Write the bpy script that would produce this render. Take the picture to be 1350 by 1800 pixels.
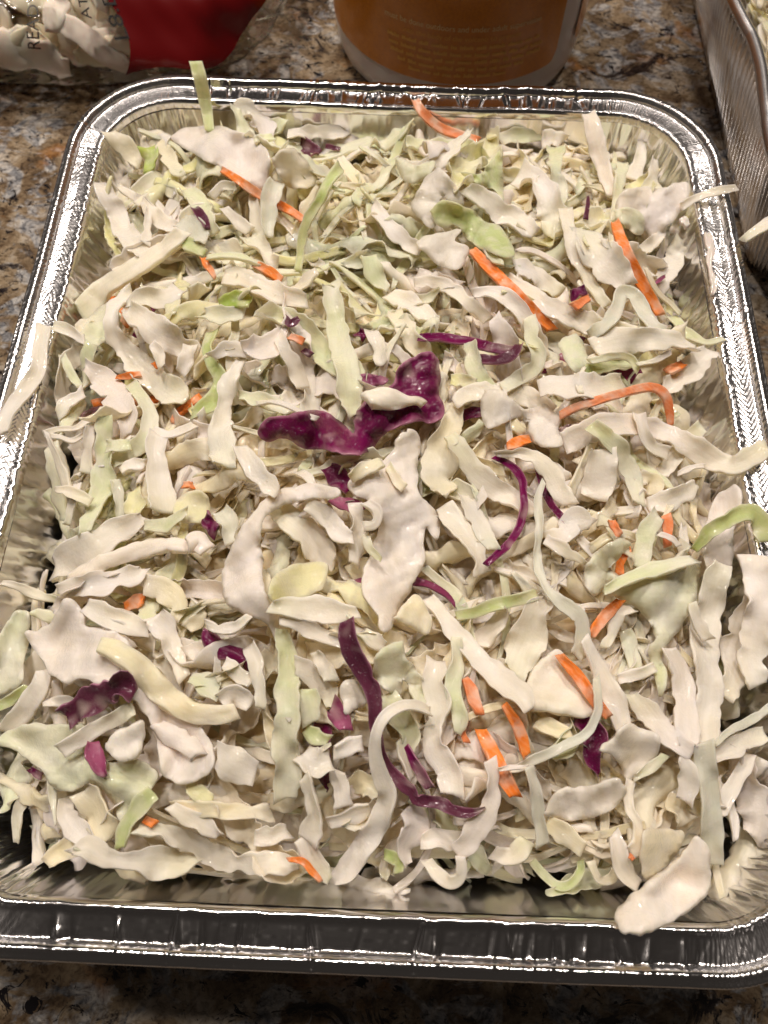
import bpy, bmesh, math, random
import numpy as np
from mathutils import Vector, Matrix
from mathutils.geometry import delaunay_2d_cdt

for o in list(bpy.data.objects):
    bpy.data.objects.remove(o, do_unlink=True)
SC = bpy.context.scene
COL = SC.collection
rng = np.random.default_rng(11)
random.seed(11)

# ------------------------------------------------------------------ camera
PITCH, ROLL, YAW = 1.14790793, 0.0169352, -0.0194551
CAM = np.array([0.003192, -0.135779, 0.284831])
FPX = 1355.0
fwd = np.array([math.sin(YAW)*math.cos(PITCH), math.cos(YAW)*math.cos(PITCH), -math.sin(PITCH)])
rgt = np.cross(fwd, [0, 0, 1.0]); rgt /= np.linalg.norm(rgt)
upv = np.cross(rgt, fwd)
RGT = rgt*math.cos(ROLL)+upv*math.sin(ROLL)
UPV = -rgt*math.sin(ROLL)+upv*math.cos(ROLL)
cam_d = bpy.data.cameras.new('camera')
cam = bpy.data.objects.new('camera', cam_d); COL.objects.link(cam)
cam_d.sensor_fit = 'VERTICAL'; cam_d.sensor_height = 36.0; cam_d.sensor_width = 27.0
cam_d.lens = FPX/1800*36.0
cam_d.clip_start = 0.005; cam_d.clip_end = 50
cam_d.dof.use_dof = True; cam_d.dof.focus_distance = 0.245; cam_d.dof.aperture_fstop = 17.0
M = Matrix(((RGT[0], UPV[0], -fwd[0], CAM[0]), (RGT[1], UPV[1], -fwd[1], CAM[1]),
            (RGT[2], UPV[2], -fwd[2], CAM[2]), (0, 0, 0, 1)))
cam.matrix_world = M
SC.camera = cam

# ------------------------------------------------------------------ world, lamps, exposure
w = bpy.data.worlds.new('World'); SC.world = w; w.use_nodes = True
bg = w.node_tree.nodes['Background']
bg.inputs[0].default_value = (1.0, 0.84, 0.72, 1); bg.inputs[1].default_value = 0.027
def lamp(name, loc, target, size, power, color):
    d = bpy.data.lights.new(name, 'AREA'); d.shape = 'DISK'; d.size = size; d.energy = power; d.color = color
    o = bpy.data.objects.new(name, d); COL.objects.link(o); o.location = loc
    o.rotation_euler = (Vector(target)-Vector(loc)).to_track_quat('-Z', 'Y').to_euler()
lamp('ceiling_or_added_lamp', (-0.36, 0.66, 1.25), (0, 0, 0.05), 0.10, 6.3, (1.0, 0.88, 0.775))
lamp('ceiling_or_added_lamp', (0.46, 0.50, 1.25), (0, 0, 0.05), 0.10, 5.1, (1.0, 0.88, 0.775))
lamp('ceiling_or_added_lamp', (-0.16, 0.36, 1.45), (0, 0, 0.05), 0.18, 8.0, (1.0, 0.88, 0.775))  # overhead fill, added to soften the shading
lamp('ceiling_or_added_lamp', (0.18, 1.05, 1.40), (0, 0, 0.05), 0.10, 4.6, (1.0, 0.88, 0.775))  # weak extra lamp, added for more sparkle on the slaw
lamp('ceiling_or_added_lamp', (-0.80, 0.30, 1.30), (0, 0, 0.05), 0.10, 3.7, (1.0, 0.88, 0.775))  # another extra lamp, added only to multiply the glints
SC.view_settings.view_transform = 'Standard'; SC.view_settings.look = 'None'
SC.view_settings.exposure = 0.0; SC.view_settings.gamma = 1.0
SC.cycles.max_bounces = 12; SC.cycles.diffuse_bounces = 8; SC.cycles.glossy_bounces = 5
SC.cycles.transparent_max_bounces = 12; SC.cycles.sample_clamp_indirect = 6.0
SC.cycles.use_denoising = True

# ------------------------------------------------------------------ helpers
def back(px, py, z):
    """world point(s) at height z on the ray through photograph pixel (px, py)"""
    px = np.asarray(px, float); py = np.asarray(py, float); z = np.asarray(z, float)
    d = fwd + ((px-675)/FPX)[..., None]*RGT + ((900-py)/FPX)[..., None]*UPV
    t = (z-CAM[2])/d[..., 2]
    return CAM + d*t[..., None]

def smooth1(n, knots, r=None):
    r = r or rng
    k = r.uniform(-1, 1, max(2, int(knots))+1)
    x = np.linspace(0, len(k)-1, n); i = np.minimum(x.astype(int), len(k)-2); f = x-i
    f = f*f*(3-2*f)
    return k[i]*(1-f)+k[i+1]*f

def mesh_np(name, V, F4=None, F3=None, col=None, mat=None, smooth=True):
    me = bpy.data.meshes.new(name)
    V = np.asarray(V, np.float32)
    q = 0 if F4 is None else len(F4); t = 0 if F3 is None else len(F3)
    me.vertices.add(len(V)); me.vertices.foreach_set('co', V.ravel())
    li = []
    if q: li.append(np.asarray(F4, np.int32).ravel())
    if t: li.append(np.asarray(F3, np.int32).ravel())
    li = np.concatenate(li)
    me.loops.add(len(li)); me.loops.foreach_set('vertex_index', li)
    starts = np.concatenate([np.arange(q)*4, q*4+np.arange(t)*3]).astype(np.int32)
    me.polygons.add(q+t); me.polygons.foreach_set('loop_start', starts)
    me.update(calc_edges=True); me.validate()
    if smooth:
        me.polygons.foreach_set('use_smooth', np.ones(len(me.polygons), bool))
    if col is not None:
        a = me.color_attributes.new('tint', 'FLOAT_COLOR', 'POINT')
        c = np.ones((len(V), 4), np.float32); c[:, :3] = col[:, :3]
        a.data.foreach_set('color', c.ravel())
        if col.shape[1] == 6:
            g = me.attributes.new('grain', 'FLOAT_VECTOR', 'POINT')
            g.data.foreach_set('vector', np.ascontiguousarray(col[:, 3:6], np.float32).ravel())
    if mat: me.materials.append(mat)
    return me

def add(name, me, label=None, cat=None, group=None, kind=None, parent=None, loc=None):
    o = bpy.data.objects.new(name, me); COL.objects.link(o)
    if loc is not None: o.location = loc
    if parent: o.parent = parent
    if label: o['label'] = label
    if cat: o['category'] = cat
    if group: o['group'] = group
    if kind: o['kind'] = kind
    return o

def add_centered(name, V, F4, F3, col, mat, **kw):
    c = V.mean(0); c[2] = V[:, 2].min()
    return add(name, mesh_np(name, V-c, F4, F3, col, mat), loc=c, **kw)

# ------------------------------------------------------------------ materials
class NT:
    def __init__(s, name):
        s.m = bpy.data.materials.new(name); s.m.use_nodes = True
        s.t = s.m.node_tree; s.b = s.t.nodes['Principled BSDF']
    def n(s, typ, **kw):
        x = s.t.nodes.new(typ)
        for k, v in kw.items():
            if k.startswith('i_'):
                key = k[2:]; key = int(key) if key.isdigit() else key
                x.inputs[key].default_value = v
            else: setattr(x, k, v)
        return x
    def l(s, a, b): s.t.links.new(a, b)
    def set(s, **kw):
        for k, v in kw.items(): s.b.inputs[k.replace('_', ' ')].default_value = v
    def ramp(s, src, stops):
        r = s.n('ShaderNodeValToRGB'); e = r.color_ramp.elements
        while len(e) < len(stops): e.new(0.5)
        for el, (p, c) in zip(e, stops):
            el.position = p; el.color = c if len(c) == 4 else (*c, 1)
        s.l(src, r.inputs[0]); return r.outputs[0]
    def mix(s, fac, a, b, blend='MIX'):
        x = s.n('ShaderNodeMix', data_type='RGBA', blend_type=blend)
        if hasattr(fac, 'links') or not isinstance(fac, (int, float)): s.l(fac, x.inputs[0])
        else: x.inputs[0].default_value = fac
        for i, v in ((6, a), (7, b)):
            if isinstance(v, tuple): x.inputs[i].default_value = v if len(v) == 4 else (*v, 1)
            else: s.l(v, x.inputs[i])
        return x.outputs[2]

def food_material(name, dress=0.40, sss=0.45, rough=0.34, fibre=False, lo_=0.46):
    k = NT(name)
    geo = k.n('ShaderNodeNewGeometry'); att = k.n('ShaderNodeAttribute', attribute_name='tint')
    n1 = k.n('ShaderNodeTexNoise', i_Scale=115.0 if lo_ > 0.5 else 170.0, i_Detail=1.0 if lo_ > 0.5 else 3.0, i_Roughness=0.5)
    n2 = k.n('ShaderNodeTexNoise', i_Scale=60.0, i_Detail=2.0)
    nb = k.n('ShaderNodeTexNoise', i_Scale=640.0, i_Detail=2.5, i_Roughness=0.55)
    nc = k.n('ShaderNodeTexNoise', i_Scale=1500.0, i_Detail=1.0)
    for x in (n1, n2, nb, nc): k.l(geo.outputs['Position'], x.inputs['Vector'])
    mask = k.ramp(n1.outputs[0], [(lo_, (0, 0, 0)), (lo_+0.24, (dress,)*3)])
    base = k.mix(mask, att.outputs['Color'], (0.88, 0.79, 0.70))
    var = k.ramp(n2.outputs[0], [(0.25, (0.92, 0.90, 0.86)), (0.7, (1.03, 1.02, 1.02))])
    base = k.mix(1.0, base, var, 'MULTIPLY')
    gr = k.n('ShaderNodeAttribute', attribute_name='grain')
    gm = k.n('ShaderNodeMapping', i_Scale=(70.0, 620.0, 1.0)); k.l(gr.outputs['Vector'], gm.inputs['Vector'])
    gn = k.n('ShaderNodeTexNoise', i_Scale=1.0, i_Detail=3.0, i_Roughness=0.6, i_Distortion=0.3); k.l(gm.outputs[0], gn.inputs['Vector'])
    base = k.mix(1.0, base, k.ramp(gn.outputs[0], [(0.30, (0.94, 0.935, 0.90)), (0.62, (1.02, 1.02, 1.01))]), 'MULTIPLY')
    if fibre:
        tc = k.n('ShaderNodeTexWave', wave_type='BANDS', bands_direction='DIAGONAL', i_Scale=330.0, i_Distortion=6.0)
        k.l(geo.outputs['Position'], tc.inputs['Vector'])
        base = k.mix(k.ramp(tc.outputs[1], [(0.45, (0, 0, 0)), (1.0, (0.28,)*3)]), base, (0.92, 0.42, 0.20))
    k.l(base, k.b.inputs['Base Color'])
    mx = k.n('ShaderNodeMath', operation='MULTIPLY_ADD', i_1=0.35)
    k.l(nc.outputs[0], mx.inputs[0]); k.l(nb.outputs[0], mx.inputs[2])
    bp0 = k.n('ShaderNodeBump', i_Strength=0.14, i_Distance=0.0006)
    k.l(gn.outputs[0], bp0.inputs['Height'])
    bp = k.n('ShaderNodeBump', i_Strength=0.16, i_Distance=0.0007)
    k.l(bp0.outputs[0], bp.inputs['Normal'])
    k.l(nb.outputs[0], bp.inputs['Height']); k.l(bp.outputs[0], k.b.inputs['Normal'])
    bc = k.n('ShaderNodeBump', i_Strength=0.55, i_Distance=0.0008)
    drops = k.ramp(mx.outputs[0], [(0.60, (0, 0, 0)), (0.85, (1, 1, 1))])
    k.l(drops, bc.inputs['Height']); k.l(bp.outputs[0], bc.inputs['Normal'])
    k.l(bc.outputs[0], k.b.inputs['Coat Normal'])
    k.set(Roughness=rough, Subsurface_Weight=sss, Subsurface_Scale=0.006, IOR=1.42,
          Coat_Weight=0.6, Coat_IOR=1.5, Coat_Roughness=0.04)
    k.b.inputs['Specular IOR Level'].default_value = 0.15
    k.b.inputs['Subsurface Radius'].default_value = (1.0, 0.75, 0.45)
    return k.m
M_CAB = food_material('dressed_cabbage')
M_RED = food_material('dressed_red_cabbage', dress=0.50, sss=0.03, rough=0.28, lo_=0.58)
M_CAR = food_material('dressed_carrot', dress=0.60, sss=0.15, rough=0.36, fibre=True, lo_=0.47)

def foil_material(name, rough=0.17, bump=0.25, crimp=0.0):
    k = NT(name)
    geo = k.n('ShaderNodeNewGeometry')
    n = k.n('ShaderNodeTexNoise', i_Scale=700.0, i_Detail=3.0); k.l(geo.outputs['Position'], n.inputs['Vector'])
    n2 = k.n('ShaderNodeTexNoise', i_Scale=150.0, i_Detail=2.0); k.l(geo.outputs['Position'], n2.inputs['Vector'])
    a = k.n('ShaderNodeMath', operation='MULTIPLY_ADD', i_1=2.5); k.l(n2.outputs[0], a.inputs[0]); k.l(n.outputs[0], a.inputs[2])
    bp = k.n('ShaderNodeBump', i_Strength=bump, i_Distance=0.0004); k.l(a.outputs[0], bp.inputs['Height'])
    k.l(bp.outputs[0], k.b.inputs['Normal'])
    k.set(Base_Color=(0.86, 0.85, 0.86, 1), Metallic=1.0, Roughness=rough)
    if crimp:                   # the crimped sides are scuffed by the press, the plain ends are not
        at = k.n('ShaderNodeAttribute', attribute_name='tint'); sx = k.n('ShaderNodeSeparateColor'); k.l(at.outputs['Color'], sx.inputs[0])
        ma = k.n('ShaderNodeMath', operation='MULTIPLY_ADD', i_1=crimp, i_2=rough); k.l(sx.outputs[0], ma.inputs[0]); k.l(ma.outputs[0], k.b.inputs['Roughness'])
    return k.m
M_FOIL = foil_material('crinkled_foil', 0.13, 0.03, 0.11)
M_FOILW = foil_material('foil_wall', 0.22, 0.05)

# ------------------------------------------------------------------ granite countertop
def granite():
    k = NT('polished_granite')
    geo = k.n('ShaderNodeNewGeometry')
    mp = k.n('ShaderNodeMapping', i_Scale=(1.1, 1.4, 1.0)); mp.inputs['Rotation'].default_value = (0, 0, 0.5)
    k.l(geo.outputs['Position'], mp.inputs['Vector'])
    def noise(sc, det=5.0, ro=0.6, dist=0.0):
        x = k.n('ShaderNodeTexNoise', i_Scale=sc, i_Detail=det, i_Roughness=ro, i_Distortion=dist)
        k.l(mp.outputs[0], x.inputs['Vector']); return x.outputs[0]
    base = k.ramp(noise(34, 6, 0.66, 0.8), [(0.30, (0.050, 0.034, 0.022)), (0.43, (0.19, 0.13, 0.078)),
                                         (0.53, (0.34, 0.26, 0.17)), (0.66, (0.56, 0.50, 0.42))])
    grey = k.ramp(noise(42, 5, 0.62, 1.5), [(0.49, (0, 0, 0)), (0.57, (1, 1, 1))])
    base = k.mix(grey, base, k.ramp(noise(130, 5, 0.7, 0.8), [(0.33, (0.06, 0.065, 0.08)), (0.47, (0.30, 0.30, 0.31)), (0.62, (0.62, 0.59, 0.55))]))
    rust = k.ramp(noise(30, 4, 0.6, 0.5), [(0.58, (0, 0, 0)), (0.70, (0.8, 0.8, 0.8))])
    base = k.mix(rust, base, (0.36, 0.16, 0.045))
    fine = k.ramp(noise(330, 4, 0.65, 0.6), [(0.34, (0.45, 0.42, 0.40)), (0.55, (1, 1, 1))])
    base = k.mix(1.0, base, fine, 'MULTIPLY')
    dark = k.ramp(noise(105, 5, 0.72, 1.6), [(0.57, (0, 0, 0)), (0.62, (1, 1, 1))])
    base = k.mix(dark, base, (0.014, 0.012, 0.014))
    blk = k.ramp(noise(24, 6, 0.70, 1.6), [(0.575, (0, 0, 0)), (0.63, (1, 1, 1))])
    base = k.mix(blk, base, k.ramp(noise(160, 3), [(0.4, (0.014, 0.011, 0.012)), (0.7, (0.09, 0.07, 0.06))]))
    k.l(base, k.b.inputs['Base Color'])
    k.set(Roughness=0.11, IOR=1.5)
    return k.m
S = 1.1
V = np.array([(-S, -0.6, 0), (S, -0.6, 0), (S, 1.3, 0), (-S, 1.3, 0),
              (-S, -0.6, -0.03), (S, -0.6, -0.03), (S, 1.3, -0.03), (-S, 1.3, -0.03)])
F = [(0, 1, 2, 3), (7, 6, 5, 4), (0, 4, 5, 1), (1, 5, 6, 2), (2, 6, 7, 3), (3, 7, 4, 0)]
add('countertop', mesh_np('countertop', V, F, None, None, granite(), smooth=False), kind='structure')

# ------------------------------------------------------------------ foil pans
ZR = 0.062
IA, IB, IR = 0.1180, 0.1490, 0.0290      # half sizes and corner radius at the inner rim edge
def loop_samples(step, cstep, a=IA, b=IB, r=IR):
    """(px, py, nx, ny, u, side) around a rounded rectangle; px,py is the corner-arc centre or straight base at zero radius"""
    P = []
    segs = [((a-r, -(b-r)), (a-r, b-r), 0.0, 'R'), ((a-r, b-r), None, 0.0, 'c'),
            ((a-r, b-r), (-(a-r), b-r), math.pi/2, 'B'), ((-(a-r), b-r), None, math.pi/2, 'c'),
            ((-(a-r), b-r), (-(a-r), -(b-r)), math.pi, 'L'), ((-(a-r), -(b-r)), None, math.pi, 'c'),
            ((-(a-r), -(b-r)), (a-r, -(b-r)), 1.5*math.pi, 'F'), ((a-r, -(b-r)), None, 1.5*math.pi, 'c')]
    u = 0.0
    for p0, p1, ang, sd in segs:
        if p1 is None:
            n = int(r*1.35*math.pi/2/cstep)
            for i in range(n):
                t = ang+math.pi/2*i/n
                P.append((p0[0], p0[1], math.cos(t), math.sin(t), u+r*1.35*math.pi/2*i/n, 'c'))
            u += r*1.35*math.pi/2
        else:
            L = math.dist(p0, p1); n = int(L/step)
            for i in range(n):
                f = i/n
                P.append((p0[0]+(p1[0]-p0[0])*f, p0[1]+(p1[1]-p0[1])*f, math.cos(ang), math.sin(ang), u+L*f, sd))
            u += L
    return P, u
def val_noise(x, seed):
    r = np.random.default_rng(seed); t = r.uniform(-1, 1, 4096)
    i = np.floor(x).astype(int); f = x-i; f = f*f*(3-2*f)
    return t[i % 4096]*(1-f)+t[(i+1) % 4096]*f
def strip_mesh(P, R, Z, nx, ny, base, close_bottom=False):
    nP, nu = R.shape
    X = base[:, 0][None, :]+R*nx[None, :]; Y = base[:, 1][None, :]+R*ny[None, :]
    V = np.stack([X, Y, Z], -1).reshape(-1, 3)
    i = np.arange(nP-1)[:, None]; j = np.arange(nu)[None, :]; j2 = (j+1) % nu
    F = np.stack([i*nu+j, i*nu+j2, (i+1)*nu+j2, (i+1)*nu+j], -1).reshape(-1, 4)
    return V, F

P, U = loop_samples(0.00030, 0.00022)
base = np.array([(p[0], p[1]) for p in P]); nx = np.array([p[2] for p in P]); ny = np.array([p[3] for p in P])
u = np.array([p[4] for p in P]); sd = np.array([p[5] for p in P])
def soft(mask, k=60):
    ker = np.hanning(k*2+1); ker /= ker.sum()
    m = np.concatenate([mask[-k:], mask, mask[:k]]).astype(float)
    return np.convolve(m, ker, 'same')[k:-k]
wS = soft((sd == 'L') | (sd == 'R')); wC = soft(sd == 'c'); wF = soft((sd == 'F') | (sd == 'B'))
um = u*1000.0                                                     # mm
# rim: inner lip -> flange -> bead -> curl
prof = [(-1.2, -3.2), (-0.9, -1.6), (-0.5, -0.5), (0.0, 0.05), (0.5, 0.20), (1.0, 0.05), (1.5, -0.25), (2.2, -0.35)]
prof += [(2.2+0.45*i, -0.38) for i in range(1, 14)]
cx, cz, rr = 10.9, -0.65, 2.45
prof += [(8.35, -0.30), (8.6, 0.2)]
prof += [(cx+rr*math.cos(t)*1.02, cz+rr*math.sin(t)+0.50*math.sin(2.5*t)**2) for t in np.linspace(math.radians(152), math.radians(-75), 20)]
prof += [(10.3, -3.0), (9.6, -2.6)]
prof = np.array(prof)
nP = len(prof); nu = len(P)
rc = np.random.default_rng(19)
CREASE = [(rc.uniform(0, um.max()), rc.uniform(0.35, 1.3), rc.uniform(-0.95, 0.95), rc.uniform(-0.35, 0.35)) for _ in range(250)]
R = np.repeat(prof[:, :1], nu, 1); Z = np.repeat(prof[:, 1:], nu, 1)
for i in range(nP):
    s = prof[i, 0]
    # herringbone crimps on the two long sides and round the corners
    slant = -1.0*abs(s-5.2)
    per = 2.1
    ph = um/per+slant*0.75+1.6*val_noise(um/9.0, 5)
    cell = val_noise(np.floor(ph)+0.5, 7)
    saw = np.abs(((ph) % 1.0)-0.5)*2.0
    flange = np.clip((s-0.3)/1.2, 0, 1)*np.clip((13.2-s)/1.0, 0, 1)
    beadf = 0.55 if s > 8.2 else 1.0
    cr = (saw**1.6-0.4)*(0.66+0.50*cell)*flange*beadf
    cr += 0.07*val_noise(um/0.8+slant*0.4, 60+i//4)*flange
    Z[i] += cr*wS*(0.75+0.4*val_noise(um/14.0, 88))
    # corners: radial gathers
    ph2 = um/1.25+0.9*val_noise(um/4.0+s*0.05, 21)+0.12*s
    g = (np.abs((ph2 % 1.0)-0.5)*2)**1.3-0.45
    Z[i] += g*(0.42+0.35*val_noise(np.floor(ph2)+.5, 23))*np.clip((s+0.6)/1.5, 0, 1)*wC*(1.0 if s < 8 else 0.75)
    Z[i] += 0.12*val_noise(um/0.9+s*0.8, 140)*wC*flange
    # front and back: sparse dents across the flange
    dn = val_noise(um/2.2, 31); dn = np.clip(dn-0.52, 0, 1)*1.6
    dd = np.sin((um*1.9)+s*0.5)
    Z[i] += dn*dd*0.35*flange*wF
    for (uc, ww, aa, sl) in CREASE:
        Z[i] += aa*np.exp(-((um-uc-sl*(s-5))/ww)**2)*flange*(0.35+0.65*np.clip((s-1)/6.0, 0, 1))*(1 if s < 8.3 else 0.45)*wF
    Z[i] += (0.10*val_noise(um/5.5, 35)+0.05*val_noise(um/1.3, 36+i//5))*flange*wF
    # lip: knotted inner edge
    if s < 2.0:
        kn = val_noise(um/0.95, 41)*0.50*(wS+0.8*wC)+wF*(0.20*val_noise(um/4.2, 43)+0.16*np.clip(val_noise(um/1.5, 44)-0.3, 0, 1))
        R[i] += kn*np.clip((1.8-abs(s-0.2))/1.8, 0, 1)*1.1
        Z[i] += 0.6*kn*np.clip((1.8-abs(s-0.2))/1.8, 0, 1)
    # whole rim is slightly out of true
    Z[i] += 0.55*val_noise(um/75.0, 51)+0.25*val_noise(um/24.0, 52)
    R[i] += 0.35*val_noise(um/60.0, 53)
V, F = strip_mesh(P, IR+R/1000.0, ZR+Z/1000.0, nx, ny, base)
pan = add('foil_pan', None, 'large crinkled foil pan heaped with coleslaw on the granite counter', 'foil pan')
cw = np.tile(np.clip(wS+wC, 0, 1), nP)[:, None]*np.ones((1, 3))
add('rim', mesh_np('rim', V, F, None, cw, M_FOIL), parent=pan)
# body: walls and bottom
sel = np.arange(0, nu, 2)
um2 = um[sel]; lv = [-1.2, -3.2], [-1.6, -6], [-2.6, -10], [-3.8, -15], [-5.0, -20], [-6.2, -25], [-7.6, -31], [-9.0, -37], [-10.3, -43], [-11.6, -49], [-12.8, -54], [-14.2, -58], [-17.0, -60.6], [-21, -61.3]
lv = np.array(lv)
R = np.repeat(lv[:, :1], len(sel), 1); Z = np.repeat(lv[:, 1:], len(sel), 1)
R[0] += 0; 
for i in range(len(lv)):
    d = -lv[i, 1]
    wt = np.clip((d-3)/6, 0, 1)
    q = um2+0.35*d*np.where(val_noise(um2/40, 61) > 0, 1, -1)*0+0.30*d
    pl = val_noise(q/2.6, 62)*0.60+val_noise(q/1.1, 63)*0.10
    step = ((q/6.4+0.5*val_noise(um2/30, 64)) % 1.0-0.5)
    R[i] += wt*wS[sel]*(1.5*(np.abs(step)*2-0.5)+0.22*pl)
    R[i] += wt*wC[sel]*(1.0*(1-2*np.abs(val_noise((um2+0.10*d)/2.6, 65)))+0.28*val_noise((um2-0.15*d)/1.1, 66))
    R[i] += wt*wF[sel]*(0.30*val_noise((um2+0.1*d)/3.4, 71)+0.5*np.clip(val_noise((um2)/6.0+d*0.02, 72), 0, 1)+0.16*val_noise(um2/1.1, 73+i//3))
    Z[i] += wt*0.5*val_noise(um2/6+i, 80)
V, F = strip_mesh(P, IR+R/1000.0, ZR+Z/1000.0, nx[sel], ny[sel], base[sel])
n0 = len(V); nus = len(sel)
V = np.vstack([V, [[0, 0, 0.0008]]])
jj = np.arange(nus); F3 = np.stack([(len(lv)-1)*nus+jj, (len(lv)-1)*nus+(jj+1) % nus, np.full(nus, n0)], -1)
add('body', mesh_np('body', V, F, F3, None, M_FOILW), parent=pan)

# the second pan, ribbed wall and plain rolled bead, off to the right
P2, U2 = loop_samples(0.0005, 0.0005)
b2 = np.array([(p[0], p[1]) for p in P2]); n2x = np.array([p[2] for p in P2]); n2y = np.array([p[3] for p in P2]); um2 = np.array([p[4] for p in P2])*1000
bw = [(0.0, -2.0)]+[(2.6+2.7*math.cos(t), 0.4+2.7*math.sin(t)) for t in np.linspace(math.radians(175), math.radians(-95), 18)]+[(1.8, -2.6)]
bw = np.array(bw)
R = np.repeat(bw[:, :1], len(P2), 1)+0.10*val_noise(um2/11, 91)[None]; Z = np.repeat(bw[:, 1:], len(P2), 1)+0.12*val_noise(um2/9, 92)[None]
C2 = np.array([0.1548+0.118, 0.252])
def pan2_bend(V):
    V = V.copy(); yy = V[:, 1]+C2[1]
    left = np.clip(-V[:, 0]/0.1, 0, 1); top = np.clip(V[:, 2]/0.06, 0, 1)
    V[:, 0] += left*top*(0.0035*np.exp(-((yy-0.185)/0.03)**2)-0.004*np.clip((yy-0.20)/0.04, 0, 1.5)-0.002*np.clip((0.15-yy)/0.06, 0, 1.5))
    return V
V, F = strip_mesh(P2, IR+R/1000, ZR+Z/1000, n2x, n2y, b2)
pan2 = add('foil_pan', None, 'second foil pan with ribbed wall and smooth rolled rim, at the right edge', 'foil pan', loc=(C2[0], C2[1], 0))
add('rim', mesh_np('rim', pan2_bend(V), F, None, None, foil_material('smooth_foil', 0.27, 0.05)), parent=pan2)
lv2 = np.array([(0.6, -1.5), (0.2, -4), (-2, -14), (-5, -26), (-8, -38), (-11, -50), (-13.2, -58), (-15, -61)])
R = np.repeat(lv2[:, :1], len(P2), 1); Z = np.repeat(lv2[:, 1:], len(P2), 1)
for i in range(1, len(lv2)-1):
    R[i] += 1.3*np.abs(np.sin(um2*math.pi/5.0+0.25*val_noise(um2/12, 95)))*(1.0 if i > 1 else 0.5)+0.5*val_noise(um2/25+i*0.3, 96)
V, F = strip_mesh(P2, IR+R/1000, ZR+Z/1000, n2x, n2y, b2)
n0 = len(V); nus = len(P2); V = np.vstack([V, [[0, 0, 0.001]]]); jj = np.arange(nus)
F3 = np.stack([(len(lv2)-1)*nus+jj, (len(lv2)-1)*nus+(jj+1) % nus, np.full(nus, n0)], -1)
add('body', mesh_np('body', pan2_bend(V), F, F3, None, foil_material('ribbed_foil', 0.16, 0.03)), parent=pan2)

# ------------------------------------------------------------------ plastic tub with an orange label
def lathe(prof, n=96, a0=0.0, a1=2*math.pi, wrap=True):
    prof = np.array(prof); m = len(prof)
    t = np.linspace(a0, a1, n, endpoint=not wrap)
    V = np.stack([prof[:, None, 0]*np.cos(t), prof[:, None, 0]*np.sin(t), np.repeat(prof[:, 1:], n, 1)], -1).reshape(-1, 3)
    i = np.arange(m-1)[:, None]; j = np.arange(n if wrap else n-1)[None]; j2 = (j+1) % n
    return V, np.stack([i*n+j, i*n+j2, (i+1)*n+j2, (i+1)*n+j], -1).reshape(-1, 4)
TR = 0.0665; TC = (0.0305, 0.2850, 0.0)
tub = add('plastic_tub', None, 'plastic tub with a dark orange printed label standing behind the pan', 'tub', loc=TC)
k = NT('milky_plastic'); k.set(Base_Color=(0.66, 0.56, 0.52, 1), Roughness=0.3, Subsurface_Weight=0.3, Subsurface_Scale=0.01, Coat_Weight=0.3); M_TUB = k.m
V, F = lathe([(0.001, 0.002), (TR-0.010, 0.002), (TR-0.004, 0.0035), (TR-0.0012, 0.008), (TR-0.0004, 0.014), (TR-0.0004, 0.030), (TR, 0.034), (TR, 0.150),
              (TR-0.004, 0.158), (TR-0.006, 0.166), (TR-0.0075, 0.166), (TR-0.0075, 0.154), (TR-0.003, 0.145), (TR-0.003, 0.004)])
add('tub_wall', mesh_np('tub_wall', V, F, None, None, M_TUB), parent=tub)
V, F = lathe([(0.0005, 0.160), (TR-0.002, 0.160), (TR+0.0018, 0.161), (TR+0.002, 0.163), (TR+0.002, 0.174), (TR, 0.176), (0.0005, 0.176)])
k = NT('tub_lid'); k.set(Base_Color=(0.6, 0.52, 0.46, 1), Roughness=0.35)
add('lid', mesh_np('lid', V, F, None, None, k.m), parent=tub)
k = NT('orange_label_paper'); n_ = k.n('ShaderNodeTexNoise', i_Scale=900.0); g_ = k.n('ShaderNodeNewGeometry'); k.l(g_.outputs['Position'], n_.inputs['Vector'])
k.l(k.ramp(n_.outputs[0], [(0.3, (0.52, 0.165, 0.007)), (0.7, (0.63, 0.22, 0.010))]), k.b.inputs['Base Color']); k.set(Roughness=0.30, Coat_Weight=0.5, Coat_Roughness=0.1)
M_LAB = k.m
def label_shell(a0, a1, z0, z1, rc, n=90, m=24):
    A = np.linspace(a0, a1, n); V = []
    for i in range(m):
        for a in A:
            # rounded lower corners
            e = min(a-a0, a1-a)*TR; zlo = z0
            if e < rc: zlo = z0+rc-math.sqrt(max(0, rc*rc-(rc-e)**2))
            z = zlo+(z1-zlo)*i/(m-1)
            V.append(((TR+0.0006)*math.cos(a), (TR+0.0006)*math.sin(a), z))
    i = np.arange(m-1)[:, None]; j = np.arange(n-1)[None]
    return np.array(V), np.stack([i*n+j, i*n+j+1, (i+1)*n+j+1, (i+1)*n+j], -1).reshape(-1, 4)
lab_a1 = math.radians(-44); lab_a0 = lab_a1-math.radians(345)
V, F = label_shell(lab_a0, lab_a1, 0.0215, 0.140, 0.006, n=220)
lab = add('label', mesh_np('label', V, F, None, None, M_LAB), parent=tub)
k = NT('label_ink'); k.set(Base_Color=(0.80, 0.46, 0.10, 1), Roughness=0.5); M_INK = k.m
k = NT('label_ink_bold'); k.set(Base_Color=(0.85, 0.66, 0.34, 1), Roughness=0.5); M_INKB = k.m
def text_mesh(txt, size):
    c = bpy.data.curves.new('print', 'FONT'); c.body = txt; c.size = size; c.align_x = 'CENTER'; c.resolution_u = 3
    o = bpy.data.objects.new('print', c); COL.objects.link(o)
    bpy.context.view_layer.update()
    me = bpy.data.meshes.new_from_object(o.evaluated_get(bpy.context.evaluated_depsgraph_get()))
    bpy.data.objects.remove(o, do_unlink=True)
    return me
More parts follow.
